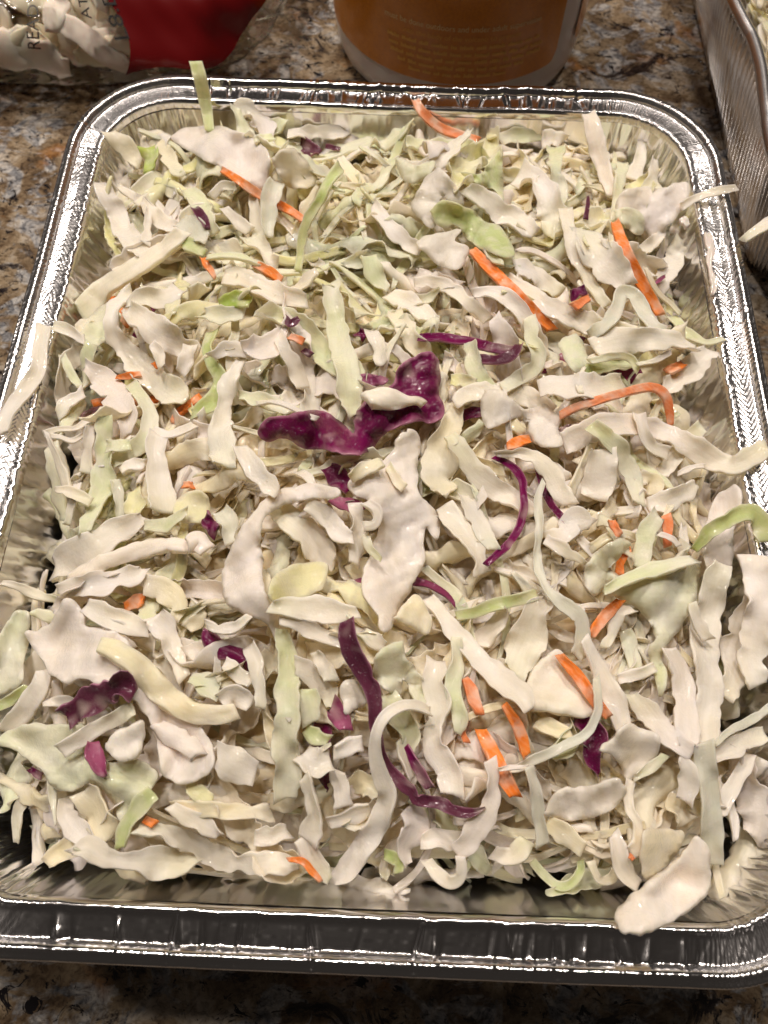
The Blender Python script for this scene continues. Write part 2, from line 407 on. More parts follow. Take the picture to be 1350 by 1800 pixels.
def wrap_text(txt, size, z, ang, m, xs=1.0):
    me = text_mesh(txt, size)
    for v in me.vertices:
        a = ang+v.co.x*xs/(TR+0.0008)
        v.co = Vector(((TR+0.0009)*math.cos(a), (TR+0.0009)*math.sin(a), z+v.co.y))
    me.materials.append(m); me.name = 'print_line'
    add('print_line', me, parent=lab)
ta = math.radians(-91)
wrap_text('must be done outdoors and under adult supervision', 0.0040, 0.0485, ta, M_INKB, 0.93)
wrap_text('into the body of the volcano to prevent', 0.0036, 0.0440, ta, M_INK)
# rows of print too small to read in the photograph
def bar_row(z, L, seed):
    r = np.random.default_rng(seed); Vs = []; Fs = []; x = -L/2
    while x < L/2:
        wd = r.uniform(0.003, 0.0085); n = max(3, int(wd/0.0009))
        for q in range(n):
            xa = x+wd*q/n; xb = xa+wd/n*0.72; hh = r.choice([0.0014, 0.0014, 0.0020])
            b = len(Vs)
            for (xx, zz) in ((xa, z), (xb, z), (xb, z+hh), (xa, z+hh)):
                a = ta+xx/TR; Vs.append(((TR+0.0009)*math.cos(a), (TR+0.0009)*math.sin(a), zz))
            Fs.append((b, b+1, b+2, b+3))
        x += wd+0.0013
    add('print_line', mesh_np('print_line', np.array(Vs), Fs, None, None, M_INK, smooth=False), parent=lab)
for i, (z, L) in enumerate([(0.0400, 0.074), (0.0363, 0.072), (0.0327, 0.070), (0.0291, 0.062), (0.0257, 0.050)]):
    bar_row(z, L, 300+i)

# ------------------------------------------------------------------ shred builders
TINT = {
    'W': ((0.945, 0.865, 0.77), (0.94, 0.855, 0.70)), 'C': ((0.945, 0.85, 0.66), (0.94, 0.82, 0.55)),
    'K': ((0.945, 0.845, 0.77), (0.94, 0.83, 0.73)),            # pinkish white leaf base
    'g': ((0.85, 0.83, 0.64), (0.73, 0.78, 0.48)), 'G': ((0.60, 0.66, 0.36), (0.46, 0.58, 0.22)),
    'Y': ((0.90, 0.84, 0.56), (0.82, 0.79, 0.38)), 'D': ((0.34, 0.48, 0.10), (0.46, 0.58, 0.16)),
    'S': ((0.78, 0.77, 0.64), (0.74, 0.74, 0.60)),            # grey green
    'P': ((0.16, 0.003, 0.072), (0.10, 0.003, 0.042)), 'p': ((0.085, 0.016, 0.04), (0.12, 0.03, 0.06)),
    'Q': ((0.34, 0.09, 0.18), (0.17, 0.015, 0.07)),
    'O': ((0.90, 0.25, 0.045), (0.88, 0.21, 0.03)), 'o': ((0.90, 0.29, 0.13), (0.88, 0.25, 0.09)),
}
AX = np.array([-1, -0.93, -0.62, -0.22, 0.22, 0.62, 0.93, 1.0])
AH = np.array([0.68, 0.95, 1.0, 1.0, 1.0, 1.0, 0.95, 0.68])
KA = len(AX); RING = 2*KA
_quads = {}
def ring_faces(n):
    if n not in _quads:
        i = np.arange(n-1)[:, None]; j = np.arange(RING)[None]; j2 = (j+1) % RING
        q = np.stack([i*RING+j, (i+1)*RING+j, (i+1)*RING+j2, i*RING+j2], -1).reshape(-1, 4)
        caps = []
        for b in (0, (n-1)*RING):
            for a in range(KA-1):
                f = (b+a, b+a+1, b+RING-2-a, b+RING-1-a)
                caps.append(f if b == 0 else f[::-1])
        _quads[n] = np.vstack([q, np.array(caps)])
    return _quads[n]

def unit(v): return v/np.maximum(np.linalg.norm(v, axis=-1, keepdims=True), 1e-9)

def ribbon(C, W, th, col, nrm, roll, r, cup=0.0, ruff=0.0, rag=0.12, lump=0.16):
    """closed ribbon mesh along centreline C (n,3) with full widths W (n,), thickness th"""
    n = len(C)
    T = unit(np.gradient(C, axis=0)); N = unit(nrm-(nrm*T).sum(1, keepdims=True)*T); B = np.cross(T, N)
    cr, sr = np.cos(roll)[:, None], np.sin(roll)[:, None]
    N, B = N*cr+B*sr, B*cr-N*sr
    seg = np.linalg.norm(np.diff(C, axis=0), axis=1); s = np.concatenate([[0], np.cumsum(seg)]); L = s[-1]
    kn = max(3, L/0.004); kf = max(5, L/0.0016)
    wl = W/2*(1+rag*(smooth1(n, kn, r)+0.5*smooth1(n, kf, r)))
    wr = W/2*(1+rag*(smooth1(n, kn, r)+0.5*smooth1(n, kf, r)))
    if ruff > 0.1:              # torn bites in the edges
        for w_ in (wl, wr):
            for _ in range(r.integers(0, 1+max(1, int(L/0.012)))):
                sb = r.uniform(0.1, 0.9)*L; w_ *= 1-r.uniform(0.12, 0.42)*np.exp(-((s-sb)/r.uniform(0.0009, 0.0022))**2)
    half = np.where(AX[None] < 0, wl[:, None], wr[:, None])
    X = AX[None]*half
    wm = W.mean()
    off = cup*wm*((AX**2)[None]-0.35)*(1+0.5*smooth1(n, kn/2, r))[:, None]
    if ruff > 0:
        a = smooth1(n, kn, r)[:, None]; b = smooth1(n, kn, r)[:, None]
        off = off+ruff*wm*(np.where(AX[None] < 0, a, b)*AX[None]**2)
    off = off+lump*th*np.stack([smooth1(n, kn*1.2, r) for _ in range(KA)], 1)
    endt = np.minimum(1, 0.55+np.minimum(np.arange(n), np.arange(n)[::-1])*0.4)[:, None]
    tv = th*(1+0.18*smooth1(n, kn, r))[:, None]
    h = AH[None]*tv/2*endt
    top = C[:, None]+B[:, None]*X[..., None]+N[:, None]*(off+h)[..., None]
    bot = C[:, None]+B[:, None]*X[..., None]+N[:, None]*(off-h)[..., None]
    # oblique cut ends
    ob = r.uniform(-0.5, 0.5, 2)*wm
    for e, sg in ((0, ob[0]), (n-1, ob[1])):
        for q in (top, bot): q[e] += T[e]*(AX[:, None]*sg*0.6)
    ringv = np.concatenate([top, bot[:, ::-1]], 1).reshape(-1, 3)
    c0, c1 = (np.array(c) for c in TINT[col])
    f = np.clip(0.5+0.6*smooth1(n, max(2, kn/3), r)+0.3*(np.linspace(-1, 1, n)*r.choice([-1, 1])), 0, 1)[:, None]
    cc = c0*(1-f)+c1*f
    cc = np.repeat(cc[:, None], RING, 1)
    if col in 'WCK' and r.random() < 0.38:      # greener towards one end
        e = (np.clip(np.linspace(-0.6, 1, n)[::r.choice([-1, 1])], 0, 1)**1.3*r.uniform(0.35, 0.9))[:, None, None]
        cc = cc*(1-e)+np.array([0.81, 0.80, 0.56])*e
    if col in 'gGY':            # whiter towards the cut edges and ribs
        e = np.abs(np.concatenate([AX, AX[::-1]]))[None, :, None]**4*0.45
        cc = cc*(1-e)+np.array([0.76, 0.72, 0.56])*e
    if col in 'Pp':             # pale cut edge
        m = np.zeros(RING); m[[0, KA-1, KA, RING-1]] = 0.75; m[[1, KA-2]] = 0.12
        cc = cc*(1-m[None, :, None])+np.array([0.50, 0.24, 0.36])*m[None, :, None]
    cc = cc*r.uniform(0.93, 1.04)
    XX = np.concatenate([X, X[:, ::-1]], 1)
    gr = np.stack([np.repeat(s[:, None], RING, 1), XX, np.full_like(XX, r.uniform(0, 50))], -1)
    return ringv, ring_faces(n), np.concatenate([cc, gr], -1).reshape(-1, 6)

def catmull(P, n):
    P = np.asarray(P, float)
    if len(P) == 2: P = np.array([P[0], P[0]*.66+P[1]*.34, P[0]*.34+P[1]*.66, P[1]])
    Q = np.vstack([2*P[0]-P[1], P, 2*P[-1]-P[-2]])
    d = np.linalg.norm(np.diff(P[:, :2], axis=0), axis=1); cum = np.concatenate([[0], np.cumsum(d)])
    t = np.linspace(0, cum[-1], n); i = np.clip(np.searchsorted(cum, t, 'right')-1, 0, len(P)-2)
    f = ((t-cum[i])/np.maximum(d[i], 1e-9))[:, None]
    a, b, c, e = Q[i], Q[i+1], Q[i+2], Q[i+3]
    return 0.5*((2*b)+(-a+c)*f+(2*a-5*b+4*c-e)*f**2+(-a+3*b-3*c+e)*f**3)

def mat_for(col): return M_RED if col in 'PpQ' else (M_CAR if col in 'Oo' else M_CAB)

# ------------------------------------------------------------------ clear bag of shredded cabbage (rear left)
def bag_heap(center, rad, count, seed, cols, wmin=0.007, wmax=0.020):
    r = np.random.default_rng(seed); VV, FF, CC = [], [], []; nb = 0
    for i in range(count):
        th_ = r.uniform(0, 2*math.pi); ph = r.uniform(0, 1)**0.8 if r.random() > .25 else r.uniform(0, .2)
        el = ph*math.pi/2; k = r.uniform(0.66, 0.92)
        c = np.array([math.cos(th_)*math.cos(el)*rad[0], math.sin(th_)*math.cos(el)*rad[1], math.sin(el)*rad[2]])*k
        nrm = unit(c/np.array(rad)**2); t = unit(np.cross(nrm, unit(r.normal(size=3))))
        L = r.uniform(0.022, 0.048); n = 16; sx = np.linspace(-.5, .5, n)*L
        b = np.cross(nrm, t); cv = r.uniform(-14, 14)
        C = c+t*sx[:, None]+b*(cv*sx**2)[:, None]-nrm*(9*sx**2)[:, None]+nrm*(0.003*smooth1(n, 3, r))[:, None]
        C += np.array(center); C[:, 2] = np.maximum(C[:, 2], 0.004)
        W = r.uniform(wmin, wmax)*(1-0.5*np.abs(np.linspace(-1, 1, n))**3)
        V, F, c_ = ribbon(C, W, 0.0024, r.choice(cols), np.repeat(nrm[None], n, 0), 0.35*smooth1(n, 2, r), r, cup=-0.12, ruff=0.18, rag=.15)
        VV.append(V); FF.append(F+nb); CC.append(c_); nb += len(V)
    return np.vstack(VV), np.vstack(FF), np.vstack(CC)
k = NT('dry_cabbage'); a_ = k.n('ShaderNodeAttribute', attribute_name='tint'); k.l(a_.outputs[0], k.b.inputs['Base Color'])
k.set(Roughness=0.5, Subsurface_Weight=0.2, Subsurface_Scale=0.004); M_DRY = k.m
BC = np.array([-0.168, 0.2960, 0.022]); BR = np.array([0.106, 0.082, 0.042])
bag = add('salad_bag', None, 'clear plastic bag of cut cabbage with red printing, behind the pan', 'bag', loc=BC*[1, 1, 0])
V, F, C_ = bag_heap((0, 0, BC[2]), BR*[0.95, 0.95, 0.95], 260, 5, list('WWKWCWKKg'))
add('cut_cabbage', mesh_np('cut_cabbage', V, F, None, C_, M_DRY), parent=bag, kind='stuff')
def bag_surface(az, el, inflate=1.0):
    x = np.cos(az)*np.cos(el); y = np.sin(az)*np.cos(el); z = np.sin(el)
    wr = 0.022*np.sin(5*az+2*np.sin(3*el)+1)+0.006*np.sin(17*az-6*el)+0.010*np.sin(9*el+5*az)+0.0015*np.sin(41*az+9*el)
    rr_ = (1+wr)*inflate
    X = np.stack([BR[0]*np.sign(x)*np.abs(x)**0.85*rr_, BR[1]*np.sign(y)*np.abs(y)**0.85*rr_, BC[2]+BR[2]*z*rr_*np.where(z < 0, 0.42, 1)], -1)
    X[..., 2] = np.maximum(X[..., 2], 0.0006)
    return X
def grid_faces(m, n):
    i = np.arange(m-1)[:, None]; j = np.arange(n-1)[None]
    return np.stack([i*n+j, i*n+j+1, (i+1)*n+j+1, (i+1)*n+j], -1).reshape(-1, 4)
def film(name, tint, gloss):
    m = bpy.data.materials.new(name); m.use_nodes = True; t = m.node_tree; t.nodes.clear()
    out = t.nodes.new('ShaderNodeOutputMaterial'); tr = t.nodes.new('ShaderNodeBsdfTransparent'); gl = t.nodes.new('ShaderNodeBsdfGlossy')
    tr.inputs[0].default_value = (*tint, 1); gl.inputs['Roughness'].default_value = 0.08
    fr = t.nodes.new('ShaderNodeFresnel'); fr.inputs[0].default_value = gloss; mx = t.nodes.new('ShaderNodeMixShader')
    nz = t.nodes.new('ShaderNodeTexNoise'); nz.inputs['Scale'].default_value = 160; bp = t.nodes.new('ShaderNodeBump'); bp.inputs['Strength'].default_value = 0.5; bp.inputs['Distance'].default_value = 0.002
    ge = t.nodes.new('ShaderNodeNewGeometry'); t.links.new(ge.outputs['Position'], nz.inputs['Vector'])
    t.links.new(nz.outputs[0], bp.inputs['Height']); t.links.new(bp.outputs[0], gl.inputs['Normal']); t.links.new(bp.outputs[0], fr.inputs['Normal'])
    t.links.new(fr.outputs[0], mx.inputs[0]); t.links.new(tr.outputs[0], mx.inputs[1]); t.links.new(gl.outputs[0], mx.inputs[2]); t.links.new(mx.outputs[0], out.inputs[0])
    return m
az, el = np.meshgrid(np.linspace(0, 2*math.pi, 200), np.linspace(-math.pi/2, math.pi/2, 70))
add('plastic_film', mesh_np('plastic_film', bag_surface(az, el, 1.03).reshape(-1, 3), grid_faces(70, 200), None, None, film('clear_film', (0.96, 0.95, 0.93), 1.32)), parent=bag)
# red printed panel of the film
k = NT('red_print'); k.set(Base_Color=(0.12, 0.002, 0.003, 1), Roughness=0.25, Coat_Weight=0.6); M_REDP = k.m
def patch(a0, a1, e0, e1, n=70, m=40, inf=1.045, wav=0.0):
    A, E = np.meshgrid(np.linspace(0, 1, n), np.linspace(0, 1, m))
    lo = e0+wav*np.sin(A*7+1)*0.5+wav*0.8*A; AZ = a0+(a1-a0)*A+wav*0.3*np.sin(E*5); EL = lo+(e1-lo)*E
    return bag_surface(AZ, EL, inf).reshape(-1, 3), grid_faces(m, n)
V, F = patch(math.radians(-76), math.radians(-24), 0.02, 1.25, wav=0.22)
add('red_printed_panel', mesh_np('red_printed_panel', V, F, None, None, M_REDP), parent=bag)
k = NT('black_print'); k.set(Base_Color=(0.012, 0.010, 0.010, 1), Roughness=0.4); M_BLK = k.m
def bag_text(txt, size, az0, el0, del_):
    me = text_mesh(txt, size)
    for v in me.vertices:
        # the line climbs the bag: text x runs up the elevation, text y runs to the left
        e = el0+v.co.x/0.040; a = az0-v.co.y/0.088
        p = bag_surface(np.array(a), np.array(e), 1.05); v.co = Vector(p)
    me.name = 'black_lettering'; me.materials.append(M_BLK)
    add('black_lettering', me, parent=bag)
bag_text('READY T', 0.0054, math.radians(-91), 0.62, 0)
bag_text('ATED', 0.0054, math.radians(-80), 0.75, 0)
bag_text('L8.D7 LB', 0.0085, math.radians(-72), 0.80, 0)
# red and white packet edge at the far left
PC = (-0.262, 0.236, 0.0)
az, el = np.meshgrid(np.linspace(0, 2*math.pi, 90), np.linspace(-math.pi/2, math.pi/2, 40))
x = np.cos(az)*np.cos(el); y = np.sin(az)*np.cos(el); z = np.sin(el)
wr = 1+0.05*np.sin(6*az+2*el)+0.03*np.sin(13*az-5*el)+0.02*np.sin(23*el)
V = np.stack([0.045*x*wr, 0.047*y*wr, 0.014+0.013*z*wr], -1).reshape(-1, 3)
k = NT('red_packet_film'); ge = k.n('ShaderNodeNewGeometry'); sp_ = k.n('ShaderNodeSeparateXYZ'); k.l(ge.outputs['Position'], sp_.inputs[0])
k.l(k.ramp(sp_.outputs['Y'], [(0.205, (0.55, 0.50, 0.44)), (0.209, (0.40, 0.006, 0.006))]), k.b.inputs['Base Color']); k.set(Roughness=0.2, Coat_Weight=0.5)
add('snack_packet', mesh_np('snack_packet', V, grid_faces(40, 90), None, None, k.m), 'red packet with a white edge at the far left, in the shade of the bag', 'packet', loc=PC)

# ------------------------------------------------------------------ the heap of slaw: a height map that shreds are laid on one by one
GX0, GY0, GS = -0.150, -0.180, 0.001
NXg, NYg = 301, 361
gx, gy = np.meshgrid(GX0+np.arange(NXg)*GS, GY0+np.arange(NYg)*GS)
def rrect_sd(x, y, a, b, r):
    qx = np.abs(x)-(a-r); qy = np.abs(y)-(b-r)
    return np.minimum(np.maximum(qx, qy), 0)+np.hypot(np.maximum(qx, 0), np.maximum(qy, 0))-r
sdw = rrect_sd(gx, gy, IA, IB, IR)                               # <0 inside the inner rim edge
wallz = np.where(sdw < 0, ZR+sdw*(0.060/0.0142), ZR)
wallz = np.maximum(wallz, 0.001)
wallz = np.where((sdw > 0.008), ZR+0.002, wallz)
def bump2(seed, n, lo, hi):
    r = np.random.default_rng(seed); o = np.zeros_like(gx)
    for _ in range(n):
        k = r.uniform(lo, hi); a = r.uniform(0, 6.28); o += np.sin((gx*math.cos(a)+gy*math.sin(a))*k+r.uniform(0, 6.28))
    return o/math.sqrt(n)
fr_ = np.clip((-gy-0.02)/0.12, 0, 1); bk_ = np.clip((gy-0.06)/0.08, 0, 1)
drop = 0.015+0.010*fr_-0.005*bk_
tt = np.clip((-sdw-0.004)/0.042, 0, 1)
H = ZR-0.002+0.002*bump2(3, 8, 90, 200)-drop*(1-tt)**1.8
H = H+0.003*np.exp(-((gx/0.08)**2+((gy+0.02)/0.10)**2))
hm = np.maximum(H-0.013, wallz)
owner = np.full(hm.shape, -1, int)
def look(xy, A=None):
    A = hm if A is None else A
    i = np.clip((xy[..., 0]-GX0)/GS, 0, NXg-1.001); j = np.clip((xy[..., 1]-GY0)/GS, 0, NYg-1.001)
    i0 = i.astype(int); j0 = j.astype(int); f = i-i0; g = j-j0
    return (A[j0, i0]*(1-f)+A[j0, i0+1]*f)*(1-g)+(A[j0+1, i0]*(1-f)+A[j0+1, i0+1]*f)*g
def blur(A, s):
    k = np.exp(-0.5*(np.arange(-3*s, 3*s+1)/s)**2); k /= k.sum(); p = len(k)//2
    B = np.pad(A, p, 'edge')
    B = sum(k[i]*B[i:i+A.shape[0], :] for i in range(len(k)))
    return sum(k[i]*B[:, i:i+A.shape[1]] for i in range(len(k)))
def dilate(A, r_):
    B = A.copy()
    for dy in range(-r_, r_+1, 1):
        for dx in range(-r_, r_+1, 1):
            if dx*dx+dy*dy <= r_*r_: B = np.maximum(B, np.roll(np.roll(A, dy, 0), dx, 1))
    return B
OFFS = np.array([-0.42, -0.2, 0, 0.2, 0.42])
def rest(C2, W, slope=0.8, sig=0.0035, kmax=0.6):
    """heights at which a ribbon with plan centreline C2 rests on the heap, and its sideways roll"""
    n = len(C2); T = unit(np.gradient(C2, axis=0)); B = np.stack([-T[:, 1], T[:, 0]], -1)
    S_ = look(C2[:, None]+B[:, None]*(OFFS[None]*W[:, None])[..., None])
    s = kmax*S_.max(1)+(1-kmax)*S_.mean(1)
    seg = np.linalg.norm(np.diff(C2, axis=0), axis=1); ds = max(seg.mean(), 1e-5)
    D = np.abs(np.arange(n)[:, None]-np.arange(n)[None])*ds
    e = (s[None]-slope*D).max(1)
    K = np.exp(-0.5*(D/sig)**2); K /= K.sum(1, keepdims=True)
    z = K@e
    rl = np.arctan2(S_[:, 3:].mean(1)-S_[:, :2].mean(1), 0.62*W); rl = np.clip(K@rl, -0.6, 0.6)
    return z, rl
def stamp(C, W, th, oid):
    n = len(C); T = unit(np.gradient(C[:, :2], axis=0)); B = np.stack([-T[:, 1], T[:, 0]], -1)
    f = np.linspace(0, 1, n*3); i = f*(n-1); i0 = np.minimum(i.astype(int), n-2); g = (i-i0)[:, None]
    Cd = C[i0]*(1-g)+C[i0+1]*g; Bd = B[i0]; Wd = W[i0]
    a = np.linspace(-0.5, 0.5, 15)
    Q = Cd[:, None, :2]+Bd[:, None]*(a[None]*Wd[:, None])[..., None]
    ix = np.clip(np.round((Q[..., 0]-GX0)/GS).astype(int), 0, NXg-1).ravel(); iy = np.clip(np.round((Q[..., 1]-GY0)/GS).astype(int), 0, NYg-1).ravel()
    zz = np.repeat(Cd[:, 2]+th/2, 15)
    up_ = zz > hm[iy, ix]
    owner[iy[up_], ix[up_]] = oid
    np.maximum.at(hm, (iy, ix), zz)

UPZ = np.array([0, 0, 1.0])
FILL = []          # (V, F, col, colour key, kind)
def fill_shred(kind, colr, top, r):
    L, W0, th, cup, ruff, rag = {
        'leaf': (r.uniform(0.024, 0.062), r.uniform(0.0036, 0.0095), r.uniform(0.0006, 0.0013), r.choice([-1, 1])*r.uniform(0.10, 0.42), 0.42, 0.28),
        'rib': (r.uniform(0.014, 0.038), r.uniform(0.0032, 0.0052), r.uniform(0.0018, 0.0026), 0.03, 0.05, 0.12),
        'thread': (r.uniform(0.034, 0.072), r.uniform(0.0018, 0.0036), r.uniform(0.0009, 0.0014), 0.1, 0.15, 0.15),
        'chip': (r.uniform(0.009, 0.020), r.uniform(0.007, 0.014), r.uniform(0.0010, 0.0020), r.uniform(-0.35, 0.35), 0.30, 0.28),
        'stick': (r.uniform(0.010, 0.03), 0.0026, 0.0020, 0.0, 0.0, 0.08)}[kind]
    n = int(max(12, L/(0.0013 if top else 0.0024)))
    best = None
    for _ in range(7 if top else 5):
        c = np.array([r.uniform(-0.116, 0.116), r.uniform(-0.146, 0.146)])
        h0 = r.uniform(0, 2*math.pi); kc = r.normal(0, 22 if kind in ('thread', 'leaf') else 8)
        sx = np.linspace(-0.5, 0.5, n)*L
        hd = h0+kc*sx+(0.5 if kind != 'rib' else 0.12)*smooth1(n, 3, r)
        p = np.cumsum(np.stack([np.cos(hd), np.sin(hd)], -1)*(L/(n-1)), 0); p += c-p.mean(0)
        if (rrect_sd(p[:, 0], p[:, 1], IA, IB, IR) > -0.0045).any(): continue
        sc_ = (look(p)-look(p, H)).mean()
        if best is None or sc_ < best[0]: best = (sc_, p)
    if best is None: return False
    p = best[1]
    if colr is None:
        back_ = float(np.clip(0.5+p[:, 1].mean()/0.16-0.25*p[:, 0].mean()/0.12, 0, 1))
        if not top: back_ *= 0.6
        colr = r.choice(list('CCWgggYYK')) if r.random() < back_ else r.choice(list('WWWKKCCCCg' if top else 'CCCCCYWKg'))  # deep shreds get warmer tints, putting bounced light into their colour
    W = W0*np.ones(n)
    if kind in ('leaf', 'chip', 'thread'):
        e = np.linspace(0, 1, n); tp = r.uniform(0.2, 0.9, 2)
        W = W*np.clip(np.minimum(tp[0]+e*3.5, tp[1]+(1-e)*3.5), 0, 1)*(1+0.25*smooth1(n, 3, r))
    z, rl = rest(p, W)
    z = z+th*0.25-0.0004
    if top and kind != 'rib' and r.random() < 0.45:
        e = np.linspace(0, 1, n); e = e if r.random() < .5 else e[::-1]
        z = z+np.clip(e-0.35, 0, 1)**1.5*r.uniform(0.2, 0.75)*L*0.8
    C = np.column_stack([p, z])
    roll = rl+0.5*smooth1(n, 2, r)*(0.9 if kind == 'leaf' else 0.5)+(r.normal(0, 0.35) if kind in ('leaf', 'chip') else 0)
    V, F, c_ = ribbon(C, W, th, colr, np.repeat(UPZ[None], n, 0), roll, r, cup, ruff, rag)
    stamp(C, W, th, len(FILL))
    FILL.append((V, F, c_, colr, kind))
    return True
inside = sdw < -0.012
N_FILL = 2200
for i in range(N_FILL):
    top = i > N_FILL*0.62
    colr = None
    if top: kind = rng.choice(['leaf', 'leaf', 'leaf', 'leaf', 'thread', 'thread', 'thread', 'rib'])
    else: kind = rng.choice(['leaf', 'leaf', 'leaf', 'leaf', 'leaf', 'rib', 'thread', 'thread', 'thread'])
    q = rng.random()
    if q < 0.013: colr, kind = 'O', 'stick'
    elif q < 0.021: colr, kind = rng.choice(['P', 'p', 'Q']), rng.choice(['leaf', 'thread'])
    fill_shred(kind, colr, top, rng)
    if i % 60 == 0 and np.mean((hm-H)[inside]) > 0.0005: break
print('fill', len(FILL), 'mean rise mm', 1000*np.mean((hm-H)[inside]))

# ------------------------------------------------------------------ traced pieces
CROP = {'A': (100, 180, .37037), 'L': (0, 500, .33333), 'B': (420, 560, .34074), 'E': (850, 560, .37037), 'C': (0, 1000, .34074),
        'D': (440, 1000, .34074), 'F': (880, 1000, .36661), 'H': (600, 180, .51852), 'P': (0, 0, 1.0)}
KINDS = {'O': ('carrot_shred', 'carrot shred', 'carrot shreds in the slaw'), 'o': ('carrot_shred', 'carrot shred', 'carrot shreds in the slaw')}
for c_ in 'PpQ': KINDS[c_] = ('red_cabbage_shred', 'red cabbage', 'red cabbage pieces in the slaw')
NHERO = 0
def topx(crop, pts):
    ox, oy, s = CROP[crop]; P_ = np.array(pts, float)
    Q = P_.copy(); Q[:, 0] = ox+P_[:, 0]*s; Q[:, 1] = oy+P_[:, 1]*s
    if P_.shape[1] > 2: Q[:, 2] = P_[:, 2]*s
    return Q
def hero_meta(col, leaf):
    nm, cat, grp = KINDS.get(col, ('cabbage_shred', 'cabbage shred', 'cabbage pieces picked out on top of the slaw'))
    if leaf: nm = nm.replace('shred', 'leaf')
    return nm, cat, grp
def R(crop, col, pts, label, th=1.0, lift=0.3, cup=0.14, ruff=0.22, rag=0.18, tw=0.60, seed=None, stiff=None):
    """a strip traced along pts = (x, y, width) in photograph pixels and laid on the heap where that line of sight meets it"""
    global NHERO
    r = np.random.default_rng(1000+NHERO); th = th*0.8/1000.0
    Q = topx(crop, pts)
    if col in 'Oo': Q[:, 2] *= 0.84; th *= 0.85
    Lpx = np.linalg.norm(np.diff(Q[:, :2], axis=0), axis=1).sum()
    n = int(np.clip(Lpx/4.0, 16, 90)); Q = catmull(Q, n)
    z = np.full(n, ZR-0.005)
    lf = np.interp(np.linspace(0, 1, n), np.linspace(0, 1, len(lift)), lift) if isinstance(lift, (list, tuple)) else np.full(n, lift)
    for it in range(7):
        C = back(Q[:, 0], Q[:, 1], z)
        dep = ((C-CAM)@fwd); W = Q[:, 2]*dep/FPX
        zz, _ = rest(C[:, :2], W*0.8, 0.7, 0.004, 0.65)
        z = 0.4*z+0.6*(zz+lf/1000.0+th*0.3)
    C = back(Q[:, 0], Q[:, 1], z)
    nrm = unit(0.65*UPZ+0.45*unit(CAM-C))
    V, F, c_ = ribbon(C, W, th, col, nrm, tw*smooth1(n, max(2, n/9), r), r, cup, ruff, rag)
    stamp(C, W*0.9, th, 100000+NHERO); NHERO += 1
    nm, cat, grp = hero_meta(col, False)
    add_centered(nm, V, F, None, c_, mat_for(col), label=label, cat=cat, group=grp)
